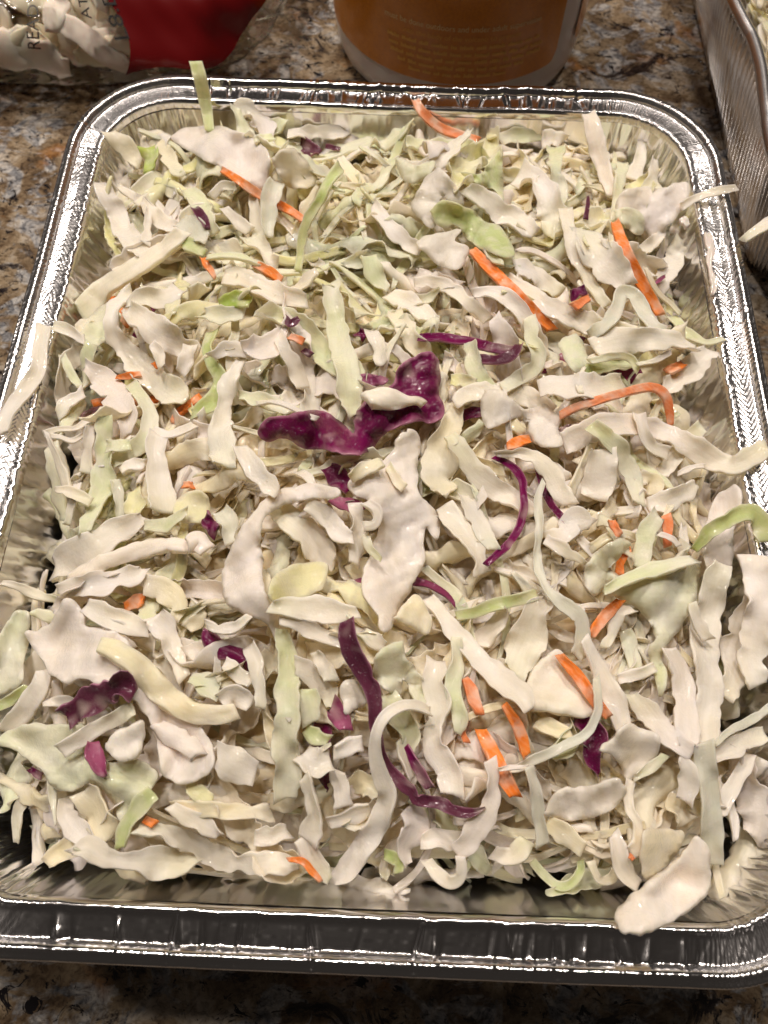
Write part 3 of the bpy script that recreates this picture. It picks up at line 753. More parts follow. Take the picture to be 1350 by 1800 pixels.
def Lf(crop, col, pts, label, th=0.9, lift=1.0, und=1.0, name=None, dil=3, tiltn=None):
    """a leaf piece with a traced outline, draped over the heap"""
    global NHERO
    r = np.random.default_rng(2000+NHERO); th = th*0.68/1000.0
    Q = topx(crop, pts); ctr = Q.mean(0)
    # resample the outline with a rounded, slightly torn edge
    n = len(Q); Qc = np.vstack([Q, Q[:1]])
    per = np.linalg.norm(np.diff(Qc, axis=0), axis=1).sum(); m = int(np.clip(per/4.5, 28, 200))
    Q3 = np.vstack([Q, Q, Q]); cat3 = catmull(np.vstack([Q3, Q3[:1]]), m*3)[m:2*m]
    tang = unit(np.roll(cat3, -1, 0)-np.roll(cat3, 1, 0)); nn = np.stack([tang[:, 1], -tang[:, 0]], -1)
    cat3 = cat3+nn*(2.2*smooth1(m, m/5, r)+1.8*smooth1(m, m/2.2, r)-5.0*np.clip(smooth1(m, m/3.5, r)-0.62, 0, 1))[:, None]
    lo, hi = cat3.min(0), cat3.max(0); st = 8.0
    gxx, gyy = np.meshgrid(np.arange(lo[0], hi[0], st), np.arange(lo[1], hi[1], st))
    G = np.stack([gxx.ravel(), gyy.ravel()], -1)+r.uniform(-2, 2, (gxx.size, 2))
    x0, y0 = cat3[:, 0], cat3[:, 1]; x1, y1 = np.roll(x0, -1), np.roll(y0, -1)
    cr = ((y0[None] > G[:, 1:]) != (y1[None] > G[:, 1:])) & (G[:, :1] < (x1-x0)[None]*(G[:, 1:]-y0[None])/np.where(np.abs(y1-y0) < 1e-9, 1e-9, y1-y0)[None]+x0[None])
    ins = cr.sum(1) % 2 == 1
    dm = np.min(np.linalg.norm(G[:, None]-cat3[None], axis=2), axis=1)
    G = G[ins & (dm > 4.0)]
    allp = np.vstack([cat3, G])
    res = delaunay_2d_cdt([Vector(p) for p in allp], [], [list(range(m))], 1, 1e-6)
    vo = np.array([tuple(v) for v in res[0]]); tri = []
    for f in res[2]:
        for q in range(1, len(f)-1): tri.append((f[0], f[q], f[q+1]))
    tri = np.array(tri)
    D = blur(dilate(hm, dil), 4)
    z = np.full(len(vo), ZR)
    un = np.zeros(len(vo))
    for _ in range(4):
        kx, ky = r.normal(0, 1, 2)*0.045; un += np.sin(vo[:, 0]*kx+vo[:, 1]*ky+r.uniform(0, 6.28))
    edge = np.min(np.linalg.norm(vo[:, None]-cat3[None], axis=2), axis=1)
    curl = np.exp(-edge/14.0)*np.sin(np.arctan2(vo[:, 1]-ctr[1], vo[:, 0]-ctr[0])*r.integers(3, 6)+r.uniform(0, 6))
    fo = np.zeros(len(vo))
    for _ in range(3):
        kx, ky = r.normal(0, 1, 2)*0.07; fo += 1-2*np.abs(np.sin(vo[:, 0]*kx+vo[:, 1]*ky+r.uniform(0, 6.28)))
    und = und*1.45
    un = (un*0.4+0.7*curl+(0.16 if col in 'Pp' else 0.09)*fo)*und
    for it in range(6):
        Cw = back(vo[:, 0], vo[:, 1], z)
        z = 0.4*z+0.6*(look(Cw[:, :2], D)+(lift+un)/1000.0)
    Cw = back(vo[:, 0], vo[:, 1], z)
    # vertex normals
    fn = np.cross(Cw[tri[:, 1]]-Cw[tri[:, 0]], Cw[tri[:, 2]]-Cw[tri[:, 0]])
    if fn[:, 2].sum() < 0: tri = tri[:, ::-1]; fn = -fn
    vn = np.zeros_like(Cw)
    for q in range(3): np.add.at(vn, tri[:, q], fn)
    vn = unit(vn)
    # boundary edges
    cnt = {}
    for a, b, c in tri:
        for e in ((a, b), (b, c), (c, a)): cnt[e] = 1
    bd = [e for e in cnt if (e[1], e[0]) not in cnt]
    bset = np.zeros(len(vo), bool)
    for a, b in bd: bset[a] = bset[b] = True
    hh = np.where(bset, 0.75, 1.0)[:, None]*th/2*(1+0.3*np.sin(vo[:, :1]*0.11+vo[:, 1:]*0.09))
    V = np.vstack([Cw+vn*hh, Cw-vn*hh]); nv = len(vo)
    F3 = np.vstack([tri, tri[:, ::-1]+nv]); F4 = np.array([(b, a, a+nv, b+nv) for a, b in bd])
    c0, c1 = (np.array(c) for c in TINT[col])
    f = np.clip(0.5+0.5*np.sin(vo[:, 0]*0.03+r.uniform(0, 6))*np.sin(vo[:, 1]*0.025+r.uniform(0, 6))+0.25*r.normal(size=nv)*0, 0, 1)[:, None]
    cc = c0*(1-f)+c1*f
    ee = (np.exp(-edge/3.0)*(0.60 if col in 'PpQ' else 0.35))[:, None]*np.where(bset, 1, 0.4)[:, None]
    cc = cc*(1-ee)+np.array([0.55, 0.26, 0.38] if col in 'PpQ' else [0.80, 0.73, 0.60])*ee
    lowc = cc*0.5+np.array([0.5, 0.25, 0.36])*0.5 if col in 'PpQ' else cc
    ga = r.uniform(0, 3.14); gr = np.stack([(vo[:, 0]*math.cos(ga)+vo[:, 1]*math.sin(ga))*1.7e-4, (vo[:, 1]*math.cos(ga)-vo[:, 0]*math.sin(ga))*1.1e-4, np.full(nv, r.uniform(0, 50))], -1)
    cc = np.hstack([cc, gr]); lowc = np.hstack([lowc, gr])
    # stamp
    ix = np.clip(np.round((gx-GX0)/GS), 0, NXg-1)
    sub = []
    for wgt in ((1/3, 1/3, 1/3), (.6, .2, .2), (.2, .6, .2), (.2, .2, .6), (.5, .5, 0), (0, .5, .5), (.5, 0, .5)):
        sub.append(Cw[tri[:, 0]]*wgt[0]+Cw[tri[:, 1]]*wgt[1]+Cw[tri[:, 2]]*wgt[2])
    sub = np.vstack(sub+[Cw])
    ix = np.clip(np.round((sub[:, 0]-GX0)/GS).astype(int), 0, NXg-1); iy = np.clip(np.round((sub[:, 1]-GY0)/GS).astype(int), 0, NYg-1)
    up_ = sub[:, 2]+th/2 > hm[iy, ix]; owner[iy[up_], ix[up_]] = 100000+NHERO
    np.maximum.at(hm, (iy, ix), sub[:, 2]+th/2); NHERO += 1
    nm, cat, grp = hero_meta(col, True)
    add_centered(nm, V, F4, F3, np.vstack([cc, lowc]), mat_for(col), label=label, cat=cat, group=grp)

# ---- rear left
Lf('P', 'K', [(302, 240), (330, 225), (365, 220), (400, 225), (440, 238), (468, 262), (476, 300), (466, 332), (440, 325), (400, 302), (360, 282), (320, 262)], 'broad glossy white cabbage leaf at the rear left, behind the long carrot shred', lift=3.0, und=1.5)
R('A', 'K', [(860, 60, 70), (900, 40, 150), (960, 90, 150), (990, 170, 100)], 'rounded pinkish cabbage piece against the rear pan wall left of centre', lift=2.5, cup=0.2)
R('A', 'g', [(935, 180, 34), (1030, 165, 40)], 'short pale green stub on the broad glossy leaf at the rear left', th=2.0, lift=2)
Lf('P', 'C', [(478, 276), (515, 262), (545, 295), (552, 326), (512, 332), (490, 312)], 'crinkled yellowish cabbage heart piece at the rear, right of the glossy leaf', und=2.2, lift=1.5)
R('A', 'W', [(200, 380, 70), (250, 470, 95), (300, 570, 100), (360, 660, 100), (420, 725, 60)], 'wide white strip at the far rear left, ending near the pan wall', lift=2, th=1.4, cup=.12)
R('A', 'C', [(245, 140, 70), (330, 220, 90), (400, 290, 60)], 'pale cream blade leaning on the rear left corner of the pan', lift=[6, 1], tw=.6)
R('A', 'C', [(480, 190, 60), (530, 260, 75), (580, 350, 60)], 'cream strip behind the bright green fleck in the rear left corner', lift=2)
R('A', 'D', [(430, 215, 90), (450, 260, 80), (440, 330, 50)], 'bright green cabbage fleck in the rear left corner of the heap', th=1.2, lift=1.5)
R('A', 'W', [(400, 470, 30), (460, 540, 75), (540, 590, 80), (600, 610, 40)], 'pointed white strip below the green fleck, rear left', lift=1.8)
R('A', 'W', [(430, 500, 24), (430, 600, 40), (420, 670, 50)], 'thin upright sliver beside the pointed white strip, rear left', lift=2.5)
R('A', 'g', [(600, 415, 40), (670, 470, 90), (720, 550, 80), (755, 625, 75)], 'pale green strip beside the small dark purple fleck, rear left', lift=2, th=1.2)
R('A', 'p', [(655, 500, 40), (690, 545, 55), (715, 600, 30)], 'small dark purple fleck on the pale green strip, rear left', th=1.5, lift=2)
R('A', 'S', [(580, 560, 80), (650, 600, 110), (710, 660, 60)], 'grey green leaf patch just below the small dark purple fleck', lift=1)
R('A', 'G', [(590, 645, 40), (650, 690, 70), (705, 715, 40)], 'curved green piece left of the short carrot sliver', th=1.5, lift=1.5)
R('A', 'O', [(780, 320, 34), (860, 370, 46), (960, 440, 50), (1060, 490, 48), (1130, 530, 44), (1195, 575, 34)], 'long orange carrot shred below the broad glossy leaf, rear left', th=2.2, lift=2.0, rag=.06, ruff=0, tw=.1)
R('A', 'W', [(925, 420, 18), (940, 500, 55), (955, 580, 70), (965, 665, 75)], 'white spike crossing over the middle of the rear left carrot shred', lift=[4.5, 3.5, 2], th=1.2)
R('A', 'S', [(1040, 375, 80), (1020, 450, 85), (1000, 560, 70), (1005, 640, 45)], 'blunt greyish strip crossing the right part of the rear left carrot shred', lift=[5, 3.5, 2], th=1.3)
R('A', 'W', [(730, 450, 40), (780, 400, 50), (850, 400, 40)], 'short white curl touching the left end of the rear carrot shred', lift=2.2)
R('A', 'W', [(790, 500, 40), (850, 560, 55), (920, 610, 60)], 'white strip just under the middle of the rear left carrot shred', lift=1.8)
R('A', 'O', [(690, 740, 34), (720, 785, 38), (752, 835, 26)], 'short carrot sliver left of centre in the rear half', th=2, lift=1.2, ruff=0)
R('A', 'O', [(940, 770, 40), (1000, 800, 60), (1065, 850, 55)], 'carrot chunk half buried between white shreds near the rear green thread', th=2, lift=.6, ruff=0)
R('A', 'W', [(910, 640, 90), (960, 690, 110), (1000, 740, 60), (1050, 770, 80)], 'forked white piece above the half buried carrot chunk', lift=2, ruff=.3)
R('A', 'G', [(1345, 300, 50), (1290, 390, 56), (1240, 480, 50), (1180, 580, 44), (1160, 690, 42), (1145, 800, 34)], 'slim green cabbage thread standing across the rear centre left', th=1.4, lift=[5, 4, 3, 2], ruff=.03)
R('A', 'W', [(600, 610, 70), (530, 680, 90), (450, 740, 110), (300, 830, 110), (200, 910, 110), (110, 1005, 100)], 'long thick white rib lying diagonally at the left of the rear half', th=2.6, lift=2.0, ruff=.02, rag=.06, cup=.03)
R('A', 'W', [(790, 830, 80), (880, 840, 100), (1000, 890, 100), (1120, 930, 90), (1190, 945, 60)], 'thick white horizontal rib below the half buried carrot chunk', th=2.4, lift=1.8, ruff=.03)
R('P', 'D', [(385, 535, 20), (410, 528, 30), (440, 530, 22)], 'bright green stub under the thick white horizontal rib', th=1.6, lift=.6)
R('A', 'W', [(330, 960, 60), (420, 930, 90), (500, 930, 100), (590, 890, 90)], 'lumpy white piece above the crumpled strip on the left', lift=1.5, ruff=.2)
R('A', 'g', [(680, 1010, 60), (780, 1020, 90), (890, 1000, 70)], 'pale green leaf strip left of the wide light green strip, rear centre', lift=1.2)
# ---- rear right
R('H', 'o', [(250, -8, 30), (275, 35, 36), (330, 85, 38), (400, 112, 36), (465, 130, 30)], 'carrot shred curving up over the rear rim of the pan', th=2.2, lift=[2.5, 3, 3, 2, 1], ruff=0, rag=.05, tw=.1)
R('H', 'W', [(440, 95, 14), (400, 140, 40), (340, 190, 56), (270, 215, 50), (210, 215, 30)], 'spear shaped white shred just below the rear rim carrot', lift=[4, 2.5, 2], th=1.2)
Lf('H', 'g', [(190, 190), (250, 215), (320, 200), (300, 250), (240, 275), (200, 260)], 'pale green leaf tucked under the spear shaped shred at the rear', lift=1.5)
R('H', 'g', [(535, 125, 40), (600, 110, 50), (690, 110, 34)], 'olive green fold at the rear right, near the back wall', lift=2.5, th=1.2)
Lf('H', 'G', [(405, 235), (470, 240), (520, 185), (548, 170), (548, 330), (515, 300), (450, 265)], 'green folded leaf at the rear right of centre', lift=2.5, und=1.6)
R('H', 'W', [(680, 130, 60), (720, 120, 60), (755, 130, 40)], 'squared white chip on the rear edge of the heap, right', lift=3, th=1.6)
R('H', 'g', [(730, 150, 56), (725, 220, 52), (735, 290, 52), (740, 340, 40)], 'short pale strip standing under the squared white chip', lift=2.2)
R('H', 'K', [(838, 38, 50), (855, 110, 56), (880, 190, 54), (905, 270, 44), (915, 320, 36)], 'tall pinkish white rib standing up in the rear right corner', th=2.2, lift=[9, 7, 4, 2], ruff=.03, cup=.15)
R('H', 'g', [(920, 400, 22), (935, 320, 34), (950, 230, 44), (955, 205, 38)], 'small rounded shoot beside the tall rib in the rear right corner', th=1.6, lift=[1, 3, 5])
R('H', 'W', [(1010, 130, 24), (1012, 190, 36), (985, 260, 60)], 'hooked white tip at the rear right, close to the pan corner', lift=[5, 3, 2], tw=.6)
R('H', 'W', [(1060, 190, 16), (1060, 240, 50), (1050, 300, 80)], 'pointed white tip right of the hooked tip, rear right', lift=[5, 3, 2])
Lf('H', 'K', [(930, 360), (960, 300), (1020, 290), (1090, 290), (1160, 265), (1185, 300), (1150, 370), (1100, 430), (1060, 475), (1035, 440), (1000, 390), (950, 400)], 'large pale leaf fanning out at the rear right beside the rim', lift=2.5, und=2.0)
Lf('H', 'g', [(925, 372), (985, 358), (1028, 385), (1025, 440), (1005, 448), (960, 415)], 'small yellowish chip lying on the upper end of the right carrot', lift=3)
R('H', 'W', [(1150, 352, 26), (1190, 330, 24), (1240, 312, 26), (1290, 298, 26), (1342, 288, 20)], 'thin white strand stretching out over the right rim at the back', th=1.2, lift=[2, 3, 2.5, 3, 4], ruff=.1)
R('H', 'O', [(925, 405, 34), (945, 460, 44), (975, 530, 48), (1015, 610, 48), (1050, 670, 44), (1082, 722, 34)], 'straight orange carrot shred at the right of the rear half', th=2.4, lift=2.2, rag=.05, ruff=0, tw=.08)
R('H', 'C', [(1030, 560, 16), (1070, 640, 18), (1120, 690, 18), (1150, 720, 14)], 'thin cream thread along the lower right side of the straight carrot', lift=2.2)
R('H', 'W', [(1000, 520, 50), (1050, 480, 44), (1100, 450, 40)], 'white strip just right of the straight carrot shred', lift=1.5)
R('H', 'W', [(1080, 640, 60), (1120, 540, 70), (1150, 460, 40)], 'white ragged strip close to the right pan wall beside the carrot', lift=2, ruff=.25)
R('H', 'Q', [(1062, 620, 12), (1080, 600, 14), (1098, 588, 10)], 'faint purple sliver by the right pan wall near the straight carrot', th=.8, lift=1.5)
R('H', 'p', [(836, 318, 8), (834, 350, 14), (828, 396, 20)], 'tiny upright dark purple spike in the rear right', th=1.2, lift=[4, 2])
R('H', 'W', [(600, 240, 90), (660, 270, 90), (720, 380, 100), (700, 450, 60)], 'mottled white leaf strip in the rear right middle', lift=1.5, ruff=.3)
R('H', 'W', [(820, 430, 80), (860, 500, 100), (920, 560, 110), (970, 620, 60)], 'wide white strip left of the straight carrot, rear right', lift=1.8, th=1.2)
R('H', 'W', [(760, 360, 44), (775, 440, 46), (800, 520, 48), (840, 610, 48), (905, 690, 36)], 'long smooth white ribbon running down the rear right middle', lift=2.4, th=1.3, ruff=.04)
Lf('H', 'W', [(240, 345), (285, 255), (325, 222), (360, 250), (400, 300), (418, 348), (380, 352), (345, 320), (310, 425), (275, 400)], 'bent white leaf piece above the bright green leaf, rear centre', lift=2.5, und=1.8)
Lf('H', 'G', [(300, 372), (345, 330), (420, 352), (480, 392), (550, 432), (592, 512), (560, 526), (480, 500), (430, 462), (390, 412), (335, 420)], 'shiny light green leaf at the rear centre right, above the middle carrot', lift=3, und=1.4)
R('H', 'W', [(420, 290, 50), (480, 330, 66), (560, 385, 74), (620, 420, 70), (660, 445, 40)], 'thick white strip right of the shiny light green leaf', th=1.8, lift=2.5, ruff=.08)
R('H', 'O', [(440, 500, 34), (500, 560, 46), (560, 620, 50), (640, 700, 50), (715, 772, 38)], 'orange carrot shred in the middle of the rear half, below the green leaf', th=2.3, lift=1.6, rag=.05, ruff=0, tw=.1)
R('H', 'W', [(110, 340, 30), (140, 400, 60), (200, 460, 66), (265, 510, 50)], 'white strip left of the middle carrot, rear centre', lift=2)
Lf('H', 'W', [(255, 480), (300, 450), (405, 430), (385, 468), (432, 492), (405, 560), (345, 562), (300, 530)], 'ragged white leaf just left of the middle carrot shred', lift=2.2, und=1.8)
R('H', 'g', [(95, 520, 60), (115, 590, 66), (155, 640, 30)], 'pale leaf flap hanging in the rear centre', lift=1.6, tw=.8)
R('H', 'W', [(590, 560, 70), (650, 580, 80), (740, 650, 60)], 'white strip above the long pale rib, right of the middle carrot', lift=1.4, ruff=.25)
R('H', 'W', [(560, 600, 40), (640, 655, 62), (740, 715, 72), (860, 755, 76), (960, 775, 60), (1030, 785, 30)], 'long pale rib right of the middle carrot, pointing to the right wall', th=2.2, lift=1.8, ruff=.03)
R('H', 'P', [(778, 655, 34), (828, 632, 34)], 'small square purple chip in the rear right middle', th=1.8, lift=1.5)
R('H', 'o', [(785, 692, 40), (842, 664, 34)], 'short carrot stub touching the small square purple chip', th=2, lift=1.0, ruff=0)
R('H', 'W', [(445, 650, 30), (500, 645, 50), (570, 665, 58), (625, 730, 60), (660, 800, 62), (680, 855, 50)], 'white ribbon bending down beside the lower end of the middle carrot', lift=2.2, th=1.2, ruff=.05)
R('H', 'W', [(245, 610, 30), (330, 610, 44), (420, 670, 50), (500, 740, 34)], 'white strip running below the ragged white leaf, centre rear', lift=1.6)
R('H', 'W', [(160, 650, 60), (240, 690, 80), (300, 740, 60)], 'lumpy white chip below the rear centre, left of the strip', lift=1.5, th=1.8)
R('H', 'S', [(840, 790, 44), (900, 750, 46), (935, 690, 46), (950, 645, 44), (990, 650, 42), (1030, 720, 48), (1090, 790, 56), (1170, 830, 40)], 'looping pale ribbon at the right, arching like a hairpin', lift=[1.5, 2.5, 4, 5.5, 4, 2.5, 2], th=1.1, ruff=.04)
R('H', 'g', [(1120, 725, 30), (1180, 790, 34), (1240, 815, 26), (1300, 800, 16)], 'thin pale strand ending on the right rim below the straight carrot', lift=[1.5, 2, 2.5, 2])
# ---- rear rim extras
R('P', 'G', [(344, 108, 22), (350, 130, 24), (358, 165, 22), (364, 200, 20), (369, 232, 16)], 'green stalk sticking up over the rear rim at the left', th=1.5, lift=[14, 11, 6, 3, 1], ruff=.02, rag=.05, tw=.1)
R('P', 'p', [(528, 250, 22), (548, 262, 24), (562, 270, 14)], 'dark purple chip near the back wall left of the centre', th=1.4, lift=1.0)
R('P', 'p', [(572, 256, 8), (598, 262, 8)], 'tiny purple rim of a shred beside the dark purple chip at the back', th=.9, lift=1.2)
R('P', 'W', [(505, 235, 18), (560, 232, 26), (610, 238, 24)], 'white strip along the rear wall left of the rear rim carrot', lift=2)
# ---- left
Lf('P', 'g', [(187, 533), (212, 556), (200, 590), (180, 605), (165, 614), (145, 612), (130, 602), (148, 575), (168, 545)], 'pale green leaf near the left rim, above the long crumpled ribbon', lift=2, und=1.6)
R('L', 'W', [(280, 215, 50), (350, 240, 64), (445, 285, 50)], 'short white strip beside the upper left pan wall', th=1.6, lift=2)
R('L', 'W', [(700, 40, 70), (620, 110, 80), (590, 220, 90), (650, 330, 110), (740, 440, 130), (830, 520, 150), (920, 580, 150), (975, 620, 60)], 'long crumpled white ribbon sweeping down the left side', lift=2.5, th=1.3, ruff=.2)
R('L', 'W', [(680, 120, 90), (760, 190, 140), (850, 250, 150), (950, 310, 140), (1040, 380, 110)], 'lumpy wide white strip right of the long crumpled ribbon', lift=2.6, th=1.8, ruff=.15)
R('L', 'O', [(612, 490, 20), (680, 480, 46), (745, 474, 34)], 'pointed carrot tip poking out at the left middle', th=2.0, lift=1.6, ruff=0)
R('L', 'O', [(808, 415, 24), (835, 440, 30)], 'tiny carrot fleck beside the long crumpled ribbon', th=1.6, lift=2.6, ruff=0)
R('L', 'W', [(800, 310, 50), (830, 370, 60), (850, 440, 30)], 'small white wedge in front of the lumpy wide strip, left', lift=2.6)
R('L', 'W', [(1010, 320, 80), (980, 400, 90), (950, 470, 60)], 'stubby white end hanging off the lumpy wide strip', lift=2)
R('L', 'G', [(1125, 245, 76), (1095, 330, 60), (1120, 410, 70), (1165, 500, 90), (1150, 580, 100), (1090, 640, 90), (1010, 690, 40)], 'smooth green ribbon curling in an S at the left centre', lift=[1, 2.5, 3.5, 3.5, 2], th=1.1, ruff=.03, rag=.06)
R('L', 'W', [(1110, 380, 60), (1200, 340, 80), (1330, 350, 90)], 'white strip right of the green S ribbon', lift=1.2)
R('L', 'W', [(1270, 395, 50), (1210, 520, 90), (1180, 640, 80), (1160, 760, 130), (1180, 880, 160), (1190, 960, 100)], 'white bone shaped piece left of the purple leaf', lift=2, th=1.5)
R('L', 'K', [(450, 420, 60), (540, 500, 130), (620, 600, 160), (680, 700, 120), (660, 800, 40)], 'wide mottled leaf below the pointed carrot tip, left', lift=1.6, ruff=.2)
R('L', 'g', [(330, 370, 40), (370, 460, 50), (420, 540, 40)], 'thin green strand by the left wall under the short white strip', lift=1.6)
R('L', 'W', [(300, 690, 50), (350, 640, 80), (440, 560, 70)], 'flat pale strip end near the left wall, middle', th=1.4, lift=2.2)
R('L', 'W', [(228, 785, 30), (300, 765, 30), (400, 760, 32), (460, 720, 34), (530, 690, 34)], 'upper arm of a thin white loop reaching to the left wall', th=1.2, lift=2.6, ruff=.05)
R('L', 'W', [(230, 792, 26), (310, 805, 28), (380, 825, 30), (440, 790, 30)], 'lower arm of a thin white loop reaching to the left wall', th=1.2, lift=2.0, ruff=.05)
R('L', 'g', [(690, 520, 60), (760, 620, 76), (790, 720, 84), (760, 820, 90), (690, 880, 90), (590, 940, 70)], 'pale green ribbon bending round at the left, under the carrot tip', lift=2.6, th=1.0, ruff=.06)
R('L', 'g', [(560, 690, 80), (540, 800, 90), (555, 920, 100), (530, 1080, 120), (480, 1200, 110), (440, 1310, 50)], 'long yellow green strip standing along the left side', lift=2.2, th=1.1)
R('L', 'W', [(470, 740, 50), (465, 850, 60), (460, 1000, 70)], 'narrow pinkish strip left of the long yellow green strip', lift=1.6)
R('L', 'g', [(560, 860, 70), (620, 850, 80), (690, 850, 50)], 'small pale wedge on the long yellow green strip', lift=3)
R('L', 'W', [(640, 990, 60), (700, 965, 70), (770, 950, 50)], 'short white finger right of the long yellow green strip', th=2.2, lift=2)
R('L', 'S', [(600, 1030, 60), (625, 1120, 60), (630, 1230, 40)], 'grey sliver between the yellow green strip and the white ribbon', lift=1.6)
R('L', 'Y', [(710, 1080, 70), (715, 1150, 100), (710, 1220, 80)], 'vivid lime green heart piece at the left below centre', th=1.3, lift=1)
R('L', 'W', [(800, 775, 60), (880, 790, 60), (960, 770, 60), (1030, 740, 40)], 'curling white top of the upright ribbon at the left', lift=3, ruff=.3)
R('L', 'W', [(835, 790, 110), (820, 880, 100), (825, 980, 110), (840, 1090, 140), (850, 1200, 170)], 'upright flat white ribbon left of the centre', lift=2.6, th=1.3, ruff=.05)
R('L', 'W', [(410, 1050, 40), (390, 1150, 46), (350, 1270, 44)], 'thin double strand beside the left wall, lower', th=1.2, lift=2)
R('L', 'C', [(290, 1080, 30), (380, 1100, 60), (480, 1150, 60)], 'slanted cream shard by the left wall under the thin loop', lift=1.8)
R('L', 'O', [(965, 1060, 40), (1020, 1060, 46)], 'small carrot dot right of the upright flat ribbon', th=1.8, lift=1.6, ruff=0)
Lf('L', 'Y', [(920, 1160), (990, 1100), (1060, 1090), (1110, 1150), (1090, 1250), (1000, 1260), (930, 1250)], 'translucent green leaf left of the purple cube', lift=1.6)
R('L', 'g', [(760, 1270, 70), (860, 1270, 90), (990, 1190, 40)], 'curled pale green strip above the long rolled rib, left', lift=2.2)
R('L', 'P', [(1085, 1225, 70), (1105, 1270, 80), (1140, 1310, 70)], 'small purple cube at the left centre', th=2.4, lift=2.0)
R('L', 'S', [(1170, 1190, 90), (1210, 1260, 110), (1215, 1370, 60)], 'grey green flap folded beside the small purple cube', lift=3.0)
R('L', 'W', [(285, 1500, 120), (380, 1440, 180), (500, 1380, 180), (640, 1290, 140), (765, 1230, 60)], 'broad flat white blade at the left, pointing to the left wall', th=1.3, lift=3.0, ruff=.03, rag=.05)
R('L', 'K', [(360, 1550, 50), (470, 1500, 80), (600, 1450, 90), (760, 1400, 100), (900, 1370, 100), (1010, 1370, 90), (1090, 1350, 60)], 'long rolled rib under the broad flat blade, left', th=2.2, lift=2.5, ruff=.03, cup=-.1)
R('L', 'K', [(990, 1380, 90), (1050, 1350, 120), (1100, 1400, 90)], 'rounded knob at the right end of the long rolled rib', th=2.0, lift=3.2, cup=-.2)
R('L', 'W', [(300, 1610, 50), (420, 1590, 100), (560, 1580, 120), (700, 1540, 100), (760, 1500, 40)], 'ruffled white strip just below the long rolled rib', lift=2, ruff=.3)
R('L', 'W', [(235, 215, 84), (215, 330, 76), (200, 440, 76), (150, 540, 84), (90, 620, 90), (40, 700, 84), (5, 790, 66)], 'long white strip draped over the left rim of the pan', th=1.6, lift=[1.5, 2, 3, 3, 2.5, 2], ruff=.03, rag=.06)
# ---- centre
R('B', 'K', [(20, 160, 60), (90, 160, 140), (180, 120, 120), (250, 60, 50)], 'pinkish triangular piece left of the wide light green strip', lift=1.8)
R('B', 'W', [(200, 90, 60), (250, 180, 80), (290, 270, 80), (330, 360, 100)], 'chevron of white strips left of the wide light green strip', lift=1.8)
R('B', 'o', [(258, 92, 40), (335, 120, 50)], 'small reddish carrot chip left of the wide light green strip', th=1.6, lift=1.5, ruff=0)
R('B', 'p', [(235, -15, 20), (270, 20, 50), (310, 0, 24)], 'small purple curl above the reddish carrot chip', th=1.2, lift=2)
R('B', 'p', [(330, 160, 40), (375, 190, 34)], 'dark purple fleck touching the left edge of the wide light green strip', th=1.2, lift=1)
R('B', 'P', [(615, 70, 50), (655, 100, 60)], 'dark purple scrap behind the right edge of the wide light green strip', th=1.2, lift=.6)
R('B', 'W', [(680, 60, 70), (720, 150, 80), (740, 240, 60)], 'white strip above the big purple leaf, right of the light green strip', lift=1.6)
R('B', 'g', [(0, 400, 60), (100, 420, 80), (270, 480, 60)], 'flat pale green strip in the hollow left of the purple leaf', lift=.8)
R('B', 'C', [(160, 640, 60), (240, 640, 80), (340, 660, 50)], 'greenish chip just under the left lobe of the purple leaf', lift=.6)
R('B', 'P', [(455, 770, 70), (520, 820, 110), (575, 880, 60)], 'dark purple scrap in the shadow under the purple leaf', th=1.2, lift=.8)
Lf('B', 'P', [(600, 300), (660, 285), (770, 315), (740, 345), (690, 350), (640, 335)], 'upper purple flap behind the big purple leaf', lift=1.5)
Lf('B', 'P', [(92, 572), (150, 512), (240, 495), (320, 470), (430, 478), (520, 530), (592, 598), (600, 510), (640, 440), (700, 370), (780, 345), (822, 270), (900, 200), (965, 170), (1018, 212), (1030, 300), (1032, 380), (1060, 470), (1040, 520), (990, 545), (900, 535), (800, 565), (720, 625), (680, 680), (610, 706), (480, 682), (320, 665), (250, 610), (150, 632), (102, 612)], 'large bright purple cabbage leaf in the centre of the heap', th=1.0, lift=4.5, und=2.5)
R('B', 'g', [(470, -180, 90), (500, 0, 100), (530, 130, 120), (560, 270, 140), (575, 400, 140), (580, 510, 60)], 'wide light green strip pointing down onto the purple leaf', th=1.3, lift=[2, 3, 4, 3.5, 2.0], ruff=.06)
R('B', 'W', [(655, 425, 90), (720, 410, 115), (800, 420, 105), (870, 425, 56), (920, 425, 46), (955, 445, 44)], 'white tadpole shaped blob of dressing lying on the purple leaf', th=4.0, lift=1.0, cup=-.1, ruff=.02, rag=.04)
R('B', 'P', [(1155, 500, 70), (1215, 490, 60), (1300, 480, 30)], 'short magenta piece right of the big purple leaf', th=1.3, lift=1.5)
R('P', 'P', [(735, 593, 14), (775, 595, 18), (820, 601, 18), (860, 610, 18), (905, 618, 20)], 'straight dark purple ribbon behind the big purple leaf', th=1.3, lift=2.0, ruff=0)
R('P', 'p', [(845, 632, 16), (875, 632, 20), (900, 622, 20), (914, 606, 16)], 'dark purple hook at the right end of the straight purple ribbon', th=1.3, lift=2.5)
R('B', 'g', [(1190, 120, 80), (1210, 220, 90), (1250, 330, 100), (1320, 380, 80)], 'pale strip slanting right of the big purple leaf', lift=1.8)
R('B', 'Y', [(1090, 330, 60), (1150, 320, 90), (1230, 340, 60)], 'bright green chip right of the big purple leaf', lift=1.0)
